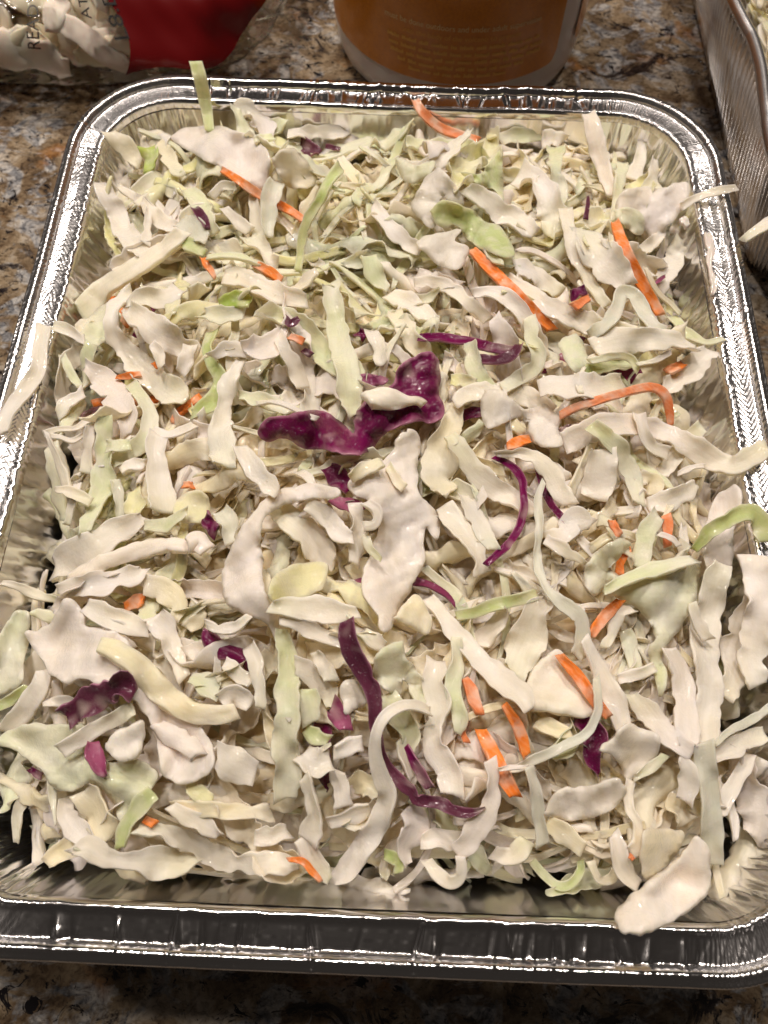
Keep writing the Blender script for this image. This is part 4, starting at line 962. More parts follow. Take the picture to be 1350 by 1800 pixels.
Lf('P', 'K', [(716, 757), (735, 765), (738, 792), (733, 832), (740, 867), (761, 894), (774, 918), (766, 948), (750, 928), (745, 955), (748, 985), (735, 1010), (720, 1040), (702, 1070), (687, 1108), (670, 1106), (660, 1075), (640, 1042), (640, 1000), (655, 965), (665, 930), (660, 897), (645, 882), (625, 872), (612, 848), (640, 825), (678, 806), (700, 768)], 'large smooth white leaf hanging below the purple leaf, centre', th=1.6, lift=4.0, und=1.5)
R('B', 'C', [(570, 820, 60), (640, 780, 80), (740, 740, 60)], 'cream strip lying on the upper left of the large smooth leaf', th=1.6, lift=2.2)
R('B', 'C', [(770, 760, 40), (810, 830, 60), (850, 880, 50)], 'small raised vein on the large smooth leaf', th=1.6, lift=1.0)
R('B', 'Q', [(470, 930, 50), (560, 960, 90), (640, 990, 60)], 'pale purple edge piece left of the large smooth leaf', th=1.0, lift=1.8)
R('B', 'W', [(600, 950, 70), (610, 1050, 80), (600, 1160, 90), (600, 1270, 60)], 'forked white dangling shred over the large smooth leaf', lift=3, th=1.3)
R('B', 'W', [(650, 950, 50), (710, 990, 60), (700, 1060, 60), (640, 1070, 50)], 'white hook curling on the large smooth leaf', th=1.6, lift=3.5)
R('B', 'g', [(650, 1110, 40), (680, 1190, 50), (735, 1245, 24)], 'little pale green tip on the left edge of the large smooth leaf', lift=3)
R('B', 'W', [(190, 960, 110), (270, 1040, 150), (360, 1130, 160), (440, 1210, 150), (490, 1270, 70)], 'broad white band slanting left of the large smooth leaf', th=1.6, lift=2.2, ruff=.05)
R('B', 'W', [(350, 950, 70), (440, 1020, 100), (520, 1110, 110), (590, 1140, 50)], 'second white band between the broad band and the large smooth leaf', th=1.4, lift=2)
Lf('P', 'K', [(590, 856), (530, 855), (475, 870), (440, 905), (412, 950), (392, 1008), (398, 1056), (440, 1082), (470, 1098), (492, 1128), (486, 1080), (470, 1050), (460, 990), (458, 932), (482, 896), (530, 880), (592, 873)], 'arched white leaf with a long handle left of the centre', th=1.5, lift=4.0, und=1.4)
R('B', 'W', [(0, 660, 90), (60, 750, 110), (130, 840, 110), (200, 900, 60)], 'white strip crossing above the arched leaf, left of centre', lift=2.2, th=1.3)
Lf('P', 'Y', [(470, 1036), (498, 1000), (535, 990), (572, 988), (578, 1008), (560, 1040), (525, 1056), (482, 1056)], 'round pale yellow leaf chip left of the lower end of the smooth leaf', lift=2.5, und=.8)
R('B', 'C', [(1130, 440, 80), (1080, 560, 120), (1060, 680, 160), (1030, 800, 170), (1060, 880, 150), (1060, 920, 80)], 'twisted cream flap right of the large smooth leaf', lift=2.6, th=1.2, ruff=.3)
R('P', 'W', [(800, 712, 26), (830, 692, 32), (880, 688, 36), (925, 700, 36), (965, 730, 40)], 'white arch right of the purple leaf', th=1.4, lift=3)
R('P', 'W', [(790, 765, 30), (835, 828, 38), (887, 868, 38), (938, 905, 26)], 'white rib slanting down right of the twisted cream flap', th=1.8, lift=2.6, ruff=.06)
R('B', 'W', [(1150, 910, 80), (1210, 1010, 100), (1260, 1100, 90), (1320, 1190, 50)], 'white strip beneath the slanting rib, right of centre', lift=1.8)
R('B', 'W', [(1060, 960, 90), (1130, 1060, 130), (1220, 1200, 110), (1260, 1320, 90)], 'long white strip dropping right of the large smooth leaf', lift=1.8, th=1.3)
# ---- right
Lf('E', 'W', [(0, 342), (110, 355), (195, 430), (290, 412), (362, 472), (350, 540), (382, 602), (290, 612), (222, 560), (170, 472), (60, 512), (0, 500)], 'forked white leaf left of the long bent carrot', lift=2.8, und=1.8)
R('E', 'O', [(110, 610, 50), (170, 590, 70), (220, 570, 40)], 'carrot piece half hidden under the forked white leaf', th=1.8, lift=.8, ruff=0)
R('E', 'g', [(215, -10, 70), (230, 80, 80), (255, 190, 70), (200, 260, 80), (90, 330, 70)], 'pale strip bending left above the forked white leaf', lift=2)
Lf('E', 'g', [(355, 112), (440, 80), (500, 200), (520, 230), (440, 252), (385, 190)], 'flat pale green piece above the long bent carrot', lift=2.4)
R('E', 'G', [(480, 245, 50), (580, 225, 70), (710, 215, 60)], 'green underside of a folded strip above the long bent carrot', lift=1.8)
R('E', 'g', [(500, 205, 30), (600, 182, 36), (690, 185, 40), (735, 250, 36)], 'pale edge of the folded green strip above the long bent carrot', lift=3.4, th=1.2)
R('E', 'W', [(520, 140, 90), (640, 110, 130), (760, 100, 110), (900, 110, 90), (1010, 150, 40)], 'long white strip above the folded green strip, right', lift=2, th=1.5)
R('E', 'W', [(850, 330, 80), (920, 300, 110), (1000, 230, 130), (1080, 150, 70)], 'white leaf strip reaching towards the right wall', lift=2, ruff=.2)
R('E', 'O', [(870, 255, 60), (950, 215, 50)], 'carrot stub in the gap near the right wall', th=1.8, lift=.6, ruff=0)
R('E', 'W', [(730, 220, 20), (820, 195, 24), (890, 155, 30)], 'needle thin white sliver beside the carrot stub at the right', lift=2.6)
R('E', 'W', [(260, 330, 100), (400, 320, 150), (540, 330, 140), (660, 300, 80)], 'mottled white piece just behind the long bent carrot', lift=1.2, ruff=.2)
R('E', 'o', [(360, 462, 44), (430, 425, 48), (520, 395, 48), (620, 365, 48), (720, 338, 52), (810, 328, 56), (865, 370, 54), (882, 440, 46), (886, 512, 34)], 'long bent salmon orange carrot shred at the right', th=2.4, lift=[1.5, 2.5, 3.5, 4, 4.5, 4.5, 3, 1], ruff=0, rag=.04, tw=.08, cup=0)
R('E', 'p', [(360, 540, 40), (410, 520, 40)], 'dark purple scrap under the left end of the long bent carrot', th=1.1, lift=.8)
R('E', 'K', [(380, 600, 110), (500, 530, 120), (620, 500, 110), (780, 520, 100), (930, 570, 100), (1060, 650, 110), (1170, 700, 100), (1270, 660, 110), (1350, 610, 80)], 'big white wavy strip reaching out over the right rim', th=2.0, lift=[1.5, 3, 4, 4, 4, 3, 3, 3, 3], ruff=.05)
R('E', 'W', [(730, 450, 50), (750, 530, 60), (790, 600, 60), (880, 640, 70)], 'crumpled scrap lying on the big wavy strip at the right', lift=2, ruff=.4)
R('E', 'g', [(510, 500, 70), (580, 560, 80), (650, 630, 84), (690, 720, 84), (720, 800, 80), (740, 880, 60)], 'pale green white ribbon running down from the big wavy strip', lift=2.5, th=1.2)
R('E', 'W', [(560, 620, 120), (550, 740, 150), (530, 860, 120)], 'white leaf face behind the pale ribbon, right of centre', lift=1.2, ruff=.2)
R('E', 'C', [(730, 740, 60), (800, 770, 90), (800, 840, 70)], 'cluster of cream chips below the big wavy strip', lift=1.6, ruff=.4)
R('E', 'W', [(920, 740, 24), (990, 710, 30), (1050, 700, 20)], 'thin pale sliver against the right wall under the big wavy strip', lift=2)
R('E', 'W', [(780, 890, 70), (870, 870, 110), (960, 820, 90), (1010, 790, 40)], 'white wedge pointing to the right wall', lift=2, th=1.6)
R('E', 'P', [(50, 655, 30), (130, 700, 38), (185, 770, 40), (190, 870, 36), (170, 980, 36), (110, 1080, 40), (10, 1170, 32)], 'long thin purple ribbon curving right of the large smooth leaf', th=1.5, lift=3.0, ruff=0)
R('E', 'P', [(250, 700, 24), (280, 790, 34), (330, 890, 38), (392, 972, 34)], 'short purple ribbon beside the long curved purple one', th=1.4, lift=2.0, ruff=0)
R('E', 'W', [(50, 640, 30), (150, 640, 50), (250, 670, 80), (320, 730, 100), (360, 810, 100), (410, 885, 70)], 'white spatula shaped strip over the two purple ribbons', lift=3.5, th=1.3)
R('E', 'W', [(290, 1040, 60), (380, 1020, 110), (440, 960, 110), (520, 975, 60)], 'ragged white leaf below the spatula shaped strip', lift=2.4, ruff=.3)
R('E', 'W', [(290, 1050, 50), (380, 1100, 70), (480, 1165, 30)], 'pointed lower arm of the ragged white leaf, right of centre', lift=3, th=1.3)
R('E', 'o', [(605, 960, 40), (650, 1030, 50)], 'carrot fleck between white shreds, upper right of the green leaf', th=1.8, lift=1.0, ruff=0)
R('E', 'o', [(865, 930, 54), (872, 1000, 56), (872, 1085, 44)], 'short upright carrot stick near the right wall', th=2.2, lift=1.8, ruff=0, tw=.05)
R('E', 'W', [(830, 1020, 24), (880, 1040, 30), (930, 1080, 24)], 'thin white shred lying across the short upright carrot stick', lift=2.5)
R('E', 'O', [(700, 1090, 40), (650, 1150, 50), (645, 1220, 40)], 'carrot piece beneath the pale green leaf, right', th=1.8, lift=.8, ruff=0)
Lf('E', 'g', [(480, 1200), (540, 1112), (640, 1050), (692, 1070), (655, 1120), (612, 1180), (640, 1232), (565, 1290), (520, 1320), (490, 1270)], 'pale green leaf at the right with carrot showing beside it', lift=2.4, und=1.6)
R('E', 'g', [(830, 930, 70), (780, 1010, 90), (755, 1100, 90), (740, 1190, 70)], 'pale upright strip between two carrot pieces at the right', lift=3, th=1.2)
Lf('P', 'g', [(1060, 1038), (1110, 1020), (1160, 1012), (1224, 985), (1224, 1035), (1216, 1070), (1190, 1112), (1166, 1150), (1172, 1190), (1162, 1224), (1150, 1190), (1137, 1140), (1150, 1115), (1120, 1070), (1090, 1055)], 'large pale green leaf with a pointed tail, right', lift=3.0, und=1.5, th=1.2)
R('P', 'g', [(1062, 1038, 16), (1100, 1020, 24), (1140, 1004, 28), (1185, 992, 28), (1222, 986, 18)], 'pale raised fold along the top of the large pale green leaf', th=1.6, lift=2.5, ruff=.05)
Lf('P', 'K', [(1232, 962), (1246, 910), (1262, 870), (1292, 850), (1306, 868), (1292, 930), (1284, 1005), (1256, 1014)], 'tall white leaf against the right wall beneath the green arch', lift=3, und=1.4)
R('E', 'G', [(1000, 1100, 40), (1060, 1030, 60), (1130, 970, 80), (1210, 930, 80), (1280, 930, 90), (1330, 990, 100), (1345, 1060, 100)], 'green strip arching over the right wall of the pan', th=1.1, lift=[1, 4, 7, 9, 8, 5, 3], ruff=.03)
# ---- lower right
R('P', 'W', [(1268, 990, 34), (1250, 1050, 50), (1235, 1120, 56), (1245, 1200, 48), (1238, 1310, 40)], 'wide upright strip at the right, below the green arch', th=1.5, lift=3, ruff=.06)
R('P', 'W', [(1330, 1050, 34), (1300, 1120, 50), (1290, 1190, 50), (1275, 1228, 36)], 'curled white strip near the right edge under the green arch', th=1.5, lift=3.4, cup=.15)
R('P', 'K', [(1325, 975, 50), (1335, 1060, 50), (1322, 1150, 50), (1335, 1205, 40)], 'pinkish strip at the extreme right edge under the green arch', th=1.5, lift=4.5)
R('F', 'W', [(920, 160, 40), (940, 260, 60), (1000, 340, 60)], 'small curled shred right of the large pale green leaf', th=1.5, lift=2.4, ruff=.2)
R('F', 'K', [(800, 380, 70), (850, 480, 110), (880, 600, 110), (890, 720, 110), (895, 850, 90)], 'flat pinkish strip standing at the right of the front half', th=1.6, lift=3, ruff=.03)
R('D', 'G', [(1060, 240, 50), (1150, 225, 60), (1250, 190, 66), (1350, 165, 66), (1480, 130, 60)], 'bright green slim strip right of the large smooth leaf', th=1.2, lift=2.0, ruff=.03, rag=.05)
R('F', 'W', [(60, 500, 130), (120, 360, 180), (170, 220, 140), (240, 150, 60)], 'broad white strip below the bright green slim strip', th=1.4, lift=2.0)
R('P', 'S', [(957, 846, 10), (945, 878, 15), (950, 923, 14), (943, 967, 16), (953, 1023, 20), (982, 1056, 26), (1018, 1085, 28), (1022, 1125, 30), (1014, 1155, 22)], 'long thin twisting ribbon winding down at the right of centre', th=1.0, lift=4.0, ruff=.03, tw=.7)
R('F', 'O', [(430, 325, 50), (470, 270, 60), (520, 210, 60), (580, 150, 50)], 'orange carrot shred under the tail of the large pale green leaf', th=2.2, lift=1.6, ruff=0)
R('F', 'W', [(500, 380, 40), (540, 290, 60), (570, 210, 60), (640, 195, 40)], 'white shred lying against the carrot under the pale green leaf', lift=2.5, ruff=.25)
R('F', 'g', [(600, 290, 60), (630, 400, 80), (650, 500, 70)], 'pale strip beneath the pointed tail of the large green leaf', lift=1.6)
R('F', 'W', [(560, 530, 50), (640, 510, 60), (740, 470, 50)], 'white cross strip below the tail of the large green leaf', th=1.6, lift=2.5)
R('F', 'K', [(620, 600, 60), (700, 690, 110), (780, 780, 120), (920, 890, 90)], 'pale band slanting in the front right', lift=2, th=1.4)
R('F', 'P', [(350, 715, 40), (420, 750, 80), (460, 800, 100), (430, 880, 90), (470, 990, 20)], 'purple leaf shard below the fan shaped slab', th=1.2, lift=2.0, ruff=.15)
R('F', 'C', [(165, 740, 70), (250, 770, 90), (340, 790, 60)], 'cream rib ends under the fan shaped slab', th=2.2, lift=1.2)
Lf('F', 'W', [(92, 652), (120, 560), (160, 470), (230, 405), (295, 392), (335, 480), (430, 600), (442, 692), (355, 712), (205, 682)], 'thick white fan shaped slab at the front right of centre', th=2.8, lift=3.0, und=.6)
R('F', 'O', [(280, 410, 44), (340, 480, 66), (400, 560, 70), (450, 630, 66), (520, 710, 50)], 'carrot shred lying on the right edge of the fan shaped slab', th=2.3, lift=2.4, ruff=0, rag=.05)
R('F', 'W', [(400, 330, 50), (440, 430, 70), (490, 520, 100), (540, 620, 110), (570, 720, 100), (590, 790, 60)], 'white strip crossing the carrot on the fan shaped slab', th=1.4, lift=3.5, ruff=.05)
R('F', 'S', [(455, 520, 36), (465, 610, 40), (460, 700, 40), (410, 790, 40), (300, 850, 50), (180, 905, 56), (80, 950, 40), (0, 962, 24)], 'thin pale ribbon hooking round below the fan shaped slab', th=1.0, lift=3.5, ruff=.05, tw=.4)
Lf('F', 'W', [(480, 862), (560, 790), (620, 742), (690, 770), (762, 802), (752, 900), (690, 955), (618, 1012), (580, 960), (540, 905)], 'white diamond shaped leaf at the front right', th=1.3, lift=3.0, und=1.2)
R('F', 'g', [(640, 1000, 30), (720, 950, 50), (790, 890, 40)], 'pale green folded edge beside the white diamond leaf', lift=2.5)
R('D', 'W', [(915, 150, 70), (1000, 260, 90), (1090, 370, 96), (1190, 480, 110), (1290, 570, 130), (1390, 650, 130), (1440, 730, 60)], 'long pale strip slanting across the front half, right of centre', th=1.3, lift=3.2, ruff=.05)
R('P', 'O', [(885, 1238, 16), (900, 1262, 24), (914, 1290, 25), (925, 1330, 18)], 'carrot shred right of the bright front carrot', th=2.0, lift=1.8, ruff=0)
R('P', 'o', [(816, 1192, 18), (830, 1222, 28), (844, 1256, 20)], 'pale carrot piece above the bright front carrot', th=1.8, lift=1.2, ruff=0)
R('P', 'o', [(809, 1274, 12), (820, 1306, 14)], 'tiny carrot tip left of the bright front carrot', th=1.6, lift=1.4, ruff=0)
R('P', 'O', [(845, 1282, 22), (864, 1322, 33), (884, 1360, 33), (906, 1400, 24)], 'bright orange carrot shred in the front right of centre', th=2.4, lift=2.0, ruff=0, rag=.05)
R('P', 'W', [(876, 1352, 8), (900, 1350, 10), (930, 1346, 8)], 'threadlike white sliver over the bright front carrot', th=.9, lift=3.5)
Lf('F', 'W', [(212, 1160), (285, 1062), (420, 1042), (560, 1002), (602, 1060), (545, 1140), (450, 1190), (322, 1202), (245, 1182)], 'wide white leaf at the front right, under the pale hook ribbon', th=1.3, lift=2.4, und=1.2)
R('F', 'S', [(130, 950, 50), (165, 1060, 60), (185, 1180, 64), (195, 1330, 60)], 'greyish strip standing left of the wide front leaf', lift=2.2)
R('F', 'C', [(220, 1215, 60), (300, 1270, 100), (400, 1340, 80)], 'glossy cream piece below the wide front leaf', th=1.6, lift=1.5)
R('F', 'G', [(150, 1400, 40), (200, 1460, 44), (265, 1515, 44), (330, 1510, 46), (380, 1450, 40), (385, 1395, 34)], 'thin green loop hanging at the front edge of the heap', th=1.0, lift=2.0, ruff=.02, rag=.05)
R('F', 'C', [(430, 1400, 40), (470, 1490, 40), (530, 1480, 46), (550, 1430, 40)], 'pale curl right of the thin green loop', th=1.5, lift=2)
R('F', 'W', [(620, 1010, 40), (615, 1120, 44), (650, 1230, 50), (660, 1320, 80), (620, 1360, 60)], 'drop shaped dangling shred at the front right', th=1.4, lift=2.5)
R('F', 'W', [(540, 1270, 70), (570, 1360, 80), (600, 1450, 90), (660, 1530, 50)], 'ragged pale strip beside the front carrot fleck', th=1.6, lift=2.5, ruff=.25)
R('F', 'o', [(615, 1375, 30), (638, 1392, 26)], 'tiny carrot fleck at the front right', th=1.4, lift=2.0, ruff=0)
Lf('F', 'C', [(690, 1250), (780, 1240), (870, 1260), (860, 1340), (800, 1420), (700, 1490), (672, 1400)], 'rounded cream leaf beside the big tongue shaped piece', lift=2.4)
R('F', 'C', [(790, 1120, 100), (850, 1150, 140), (900, 1220, 100)], 'crinkled heart piece above the big tongue shaped piece', lift=2, ruff=.5)
R('F', 'W', [(860, 900, 60), (900, 1000, 90), (890, 1120, 80)], 'white piece left of the grey green upright strip, front right', lift=2)
R('F', 'W', [(1010, 890, 90), (1090, 860, 90), (1180, 820, 80), (1275, 800, 70)], 'white horizontal strip near the front right corner', th=1.6, lift=3)
R('F', 'S', [(1030, 840, 24), (1110, 770, 36), (1190, 730, 40), (1290, 660, 36)], 'narrow pale strip above the horizontal strip, front right corner', lift=3.5)
R('F', 'W', [(1200, 890, 60), (1150, 980, 76), (1090, 1090, 70), (1060, 1160, 60), (1040, 1080, 40), (1040, 1000, 30)], 'white hook hanging on the front right pan wall', th=1.5, lift=2.5, ruff=.1)
R('F', 'S', [(975, 830, 90), (985, 950, 104), (1000, 1080, 108), (1010, 1250, 106), (1020, 1420, 96)], 'long grey green strip lying along the front right pan wall', th=1.1, lift=3.5, ruff=.02, rag=.04)
Lf('F', 'K', [(552, 1650), (600, 1590), (680, 1530), (800, 1440), (890, 1340), (950, 1285), (1000, 1370), (995, 1530), (900, 1640), (760, 1720), (645, 1750), (585, 1742), (558, 1700)], 'big tongue shaped white piece resting on the front rim', th=2.4, lift=3.0, und=1.0)
# ---- front left and front centre
R('C', 'W', [(0, 75, 30), (90, 90, 44), (190, 135, 50), (310, 160, 40)], 'slim white strip crossing the left wall, front half', lift=3, th=1.3)
Lf('C', 'g', [(-30, 420), (50, 260), (110, 205), (155, 240), (150, 330), (130, 450), (120, 560), (60, 620), (-30, 640)], 'pale green leaf against the left wall at the frame edge', lift=3, und=1.5)
R('C', 'G', [(-20, 720, 50), (60, 670, 60), (140, 605, 44)], 'green strip at the left frame edge below the pale green leaf', lift=4, th=1.3)
R('C', 'W', [(440, 190, 80), (540, 235, 110), (640, 280, 110), (760, 310, 80)], 'pinkish flat strip above the large ragged leaf, front left', lift=2.5, th=1.4, ruff=.04)
R('C', 'O', [(640, 200, 70), (700, 170, 90), (745, 150, 50)], 'dark orange carrot piece in a gap above the pinkish strip', th=1.6, lift=.5, ruff=0)
R('C', 'C', [(740, 80, 100), (840, 100, 130), (920, 180, 110), (900, 260, 50)], 'curled cream leaf left of the arched white leaf', lift=2, ruff=.3)
R('C', 'W', [(780, 250, 130), (850, 330, 130), (900, 430, 90), (950, 570, 80)], 'white T shaped piece below the curled cream leaf', th=1.6, lift=2.4)
R('C', 'C', [(965, 310, 60), (1010, 270, 90), (1050, 215, 40)], 'small cream wedge left of the purple roll', th=1.6, lift=2)
R('C', 'W', [(960, 440, 90), (1030, 430, 110), (1060, 470, 60)], 'white scrap left of the purple roll', lift=1.6)
R('C', 'P', [(1050, 360, 90), (1110, 400, 120), (1190, 420, 110), (1285, 490, 70)], 'shiny purple roll at the front left of centre', th=1.6, lift=2, cup=-.35)
R('C', 'W', [(1060, 280, 40), (1130, 310, 56), (1220, 300, 60), (1290, 240, 40)], 'white crescent over the shiny purple roll', th=1.6, lift=3)
R('C', 'W', [(1160, 480, 60), (1230, 540, 84), (1310, 590, 60)], 'pale stub below the shiny purple roll', th=1.8, lift=2.4)
R('C', 'W', [(1290, 390, 80), (1320, 480, 84), (1340, 600, 70), (1345, 720, 50)], 'upright white strip right of the shiny purple roll', lift=2.5)
R('C', 'g', [(980, 560, 70), (1060, 590, 130), (1130, 640, 90)], 'pale piece between the thick curved rib and the purple roll', lift=1)
R('C', 'W', [(1130, 680, 80), (1210, 650, 120), (1300, 700, 90)], 'white piece right of the end of the thick curved rib', lift=1.6)
R('C', 'W', [(230, 520, 80), (200, 620, 110), (130, 720, 120), (20, 840, 80)], 'white strip at the left, between the green leaves', th=1.8, lift=3.5, ruff=.05)
Lf('C', 'g', [(-20, 900), (50, 830), (180, 800), (420, 805), (410, 870), (470, 940), (560, 1000), (720, 990), (800, 1040), (800, 1120), (740, 1180), (680, 1260), (620, 1300), (590, 1220), (540, 1140), (460, 1110), (370, 1150), (290, 1130), (220, 1060), (170, 1000), (60, 930)], 'large flat pale green leaf at the front left', th=1.2, lift=3.0, und=1.4)
R('C', 'P', [(155, 1030, 40), (215, 1072, 36)], 'purple fleck at the left edge of the large flat green leaf', th=1.2, lift=1.5)
R('C', 'W', [(220, 700, 40), (320, 680, 60), (420, 700, 50)], 'white strip behind the dark purple crumple, front left', lift=2)
Lf('C', 'K', [(130, 340), (200, 310), (270, 270), (330, 160), (385, 170), (440, 240), (455, 300), (600, 330), (690, 430), (740, 560), (830, 640), (960, 740), (1080, 870), (1102, 960), (1082, 1050), (950, 1112), (850, 1070), (820, 950), (790, 820), (700, 690), (600, 620), (500, 590), (400, 560), (340, 590), (260, 540), (220, 470)], 'very large ragged white leaf spread over the front left', th=1.5, lift=4.0, und=1.4)
R('C', 'C', [(510, 390, 80), (600, 420, 110), (700, 490, 120), (800, 600, 124), (900, 690, 120), (1020, 745, 110), (1140, 750, 100), (1225, 735, 80)], 'thick curved white rib lying on the very large ragged leaf', th=2.8, lift=1.5, ruff=.02, rag=.05, cup=-.04)
R('C', 'K', [(810, 800, 60), (870, 850, 100), (960, 900, 110), (1030, 960, 80)], 'raised rib at the lower end of the very large ragged leaf', th=1.8, lift=1.5, cup=-.2)
R('C', 'p', [(330, 760, 80), (380, 730, 110), (450, 700, 130), (540, 650, 120), (620, 610, 110), (690, 640, 120)], 'dark purple crumple on the large leaf at the front left', th=1.4, lift=2.5, ruff=.6, cup=.35, rag=.3, tw=.8)
R('C', 'W', [(310, 940, 90), (420, 870, 90), (540, 800, 84), (690, 720, 84)], 'straight pale strip below the dark purple crumple', th=1.4, lift=3.5, ruff=.03, rag=.05)
Lf('C', 'W', [(550, 892), (600, 850), (690, 800), (742, 780), (742, 900), (695, 980), (622, 996), (562, 952)], 'small thick white slab below the straight pale strip', th=2.4, lift=3, und=.5)
R('C', 'Q', [(475, 895, 60), (480, 960, 90), (510, 1020, 80), (548, 1068, 30)], 'pink and purple shard on the large flat green leaf', th=1.6, lift=2.5)
R('C', 'G', [(790, 1150, 70), (720, 1220, 96), (660, 1320, 96), (620, 1440, 60)], 'folded green strip hanging from the large flat green leaf', th=1.2, lift=2.5, cup=.2)
R('C', 'W', [(330, 1180, 70), (350, 1280, 100), (420, 1360, 110), (480, 1420, 60)], 'white curled piece under the large flat green leaf', lift=1.6, ruff=.2)
R('C', 'C', [(420, 1150, 120), (500, 1230, 190), (520, 1330, 170), (540, 1420, 70)], 'broad cream piece beneath the folded green strip', lift=1.6, th=1.3)
R('C', 'W', [(1120, 960, 130), (1220, 1020, 190), (1320, 1060, 120)], 'rounded translucent leaf right of the very large ragged leaf', lift=1.6, cup=.1)
R('C', 'Y', [(960, 1130, 60), (1030, 1160, 90), (1100, 1190, 40)], 'lime green scrap below the very large ragged leaf', lift=1)
R('C', 'C', [(880, 1220, 60), (980, 1230, 80), (1120, 1240, 84), (1250, 1250, 90), (1400, 1250, 80)], 'cream horizontal strip at the front left of centre', th=1.6, lift=2)
R('C', 'W', [(880, 1220, 50), (960, 1270, 80), (1060, 1330, 90), (1140, 1370, 50)], 'white strip crossing below the cream horizontal strip', th=1.4, lift=2.2)
R('C', 'O', [(740, 1290, 50), (800, 1320, 50)], 'carrot chip in the gap at the front left', th=1.6, lift=.6, ruff=0)
R('C', 'W', [(360, 1465, 30), (450, 1450, 110), (540, 1490, 90), (680, 1510, 90), (800, 1510, 150), (920, 1520, 120), (1030, 1500, 30)], 'long ruffled white strip along the front left edge', th=1.3, lift=2.5, ruff=.2)
R('C', 'W', [(700, 1345, 50), (820, 1350, 80), (950, 1400, 110), (1100, 1470, 130), (1250, 1510, 130), (1400, 1520, 130), (1540, 1520, 60)], 'long white strip along the front edge, left of centre', th=1.3, lift=2.6, ruff=.2)
R('D', 'W', [(100, 190, 70), (200, 200, 120), (330, 210, 130), (450, 220, 110), (560, 225, 60)], 'white horizontal strip left of the top of the long purple ribbon', th=1.6, lift=2, ruff=.1)
R('D', 'W', [(150, 265, 40), (260, 290, 80), (360, 340, 90), (480, 392, 40)], 'tapering white strip pointing at the long purple ribbon', lift=2.2)
Lf('D', 'C', [(750, 242), (800, 180), (850, 132), (905, 190), (945, 275), (912, 345), (820, 300)], 'frosty square cream chip right of the lower end of the smooth leaf', th=2.6, lift=2, und=.4)
R('D', 'W', [(570, 330, 70), (630, 370, 90), (700, 400, 60)], 'white chip right of the top of the long purple ribbon', th=1.8, lift=1.8)
R('D', 'g', [(165, 310, 80), (180, 450, 110), (195, 620, 130), (195, 780, 130), (185, 900, 140), (190, 1040, 150), (170, 1190, 110)], 'long pale green and white strip standing in the front left centre', th=1.4, lift=3, ruff=.06)
R('D', 'W', [(230, 500, 70), (320, 540, 110), (390, 620, 110), (430, 720, 40)], 'notched white piece left of the long purple ribbon', lift=2.2, ruff=.3)
R('D', 'W', [(330, 430, 60), (380, 500, 80), (420, 580, 70)], 'curled white scrap above the notched white piece', lift=2.5, ruff=.4)
R('D', 'g', [(290, 620, 90), (310, 700, 110), (310, 800, 90)], 'pale flat chip right of the long green and white strip', lift=1.5)
R('D', 'G', [(290, 820, 50), (340, 870, 90), (410, 880, 60)], 'bright green chip right of the long green and white strip', lift=1.6, th=1.3)
R('D', 'W', [(260, 960, 110), (330, 1000, 150), (420, 1000, 110)], 'white piece beneath the bright green chip', lift=1)
Lf('D', 'W', [(470, 600), (540, 570), (625, 610), (615, 690), (560, 720), (500, 750), (480, 690)], 'glossy white chip left of the middle of the long purple ribbon', th=1.5, lift=2.2, und=.8)
R('D', 'Q', [(420, 700, 90), (470, 760, 120), (500, 830, 70)], 'dull pinkish scrap in the gap left of the long purple ribbon', lift=.6, th=1)
R('D', 'W', [(430, 950, 80), (500, 920, 110), (580, 900, 90)], 'white lump left of the lower part of the long purple ribbon', th=2, lift=1.8)
R('D', 'C', [(500, 1120, 80), (590, 1100, 150), (680, 1150, 100)], 'cream slab left of the white arched thread', th=1.6, lift=1.2)
R('D', 'W', [(400, 1310, 60), (500, 1270, 100), (620, 1230, 80)], 'white wedge left of the lower end of the white arched thread', th=1.8, lift=1.8)
R('D', 'W', [(460, 1040, 90), (470, 1130, 90), (480, 1230, 100)], 'white folded piece left of the cream slab', lift=1.8)
Lf('D', 'g', [(640, 462), (700, 392), (790, 370), (800, 450), (850, 500), (922, 640), (912, 730), (850, 680), (790, 572), (762, 660), (700, 622), (650, 560)], 'folded light green leaf right of the long purple ribbon', th=1.1, lift=3.2, und=2.0)
R('D', 'g', [(690, 650, 110), (760, 740, 130), (810, 840, 100), (830, 960, 70)], 'light green stem under the folded light green leaf', th=1.6, lift=1.8)
R('D', 'W', [(770, 880, 70), (800, 980, 80), (840, 1080, 60)], 'white rib right of the white arched thread', th=1.8, lift=2)
R('D', 'W', [(950, 470, 90), (960, 600, 130), (980, 700, 130), (950, 820, 110), (960, 930, 140), (1030, 1040, 130), (1050, 1170, 110)], 'ragged white leaf standing right of the folded light green leaf', th=1.5, lift=2.5, ruff=.2)
R('D', 'g', [(1060, 350, 60), (1060, 480, 70), (1040, 620, 90), (1080, 760, 90), (1070, 850, 40)], 'pale strip left of the pale carrot piece, front', lift=1.8)
R('D', 'p', [(500, 262, 70), (505, 350, 100), (540, 450, 110), (600, 560, 100), (640, 680, 80), (650, 800, 64), (670, 920, 50), (700, 1020, 60), (770, 1090, 70), (840, 1150, 60), (860, 1190, 60), (960, 1200, 70), (1080, 1255, 60), (1150, 1255, 40), (1212, 1230, 12)], 'long dark purple ribbon snaking down the front centre', th=1.5, lift=3.5, ruff=.12, rag=.1, tw=.4)
R('D', 'P', [(805, 910, 20), (840, 980, 44), (880, 1060, 56), (930, 1130, 40)], 'short dark red shard right of the white arched thread', th=1.4, lift=3.0)
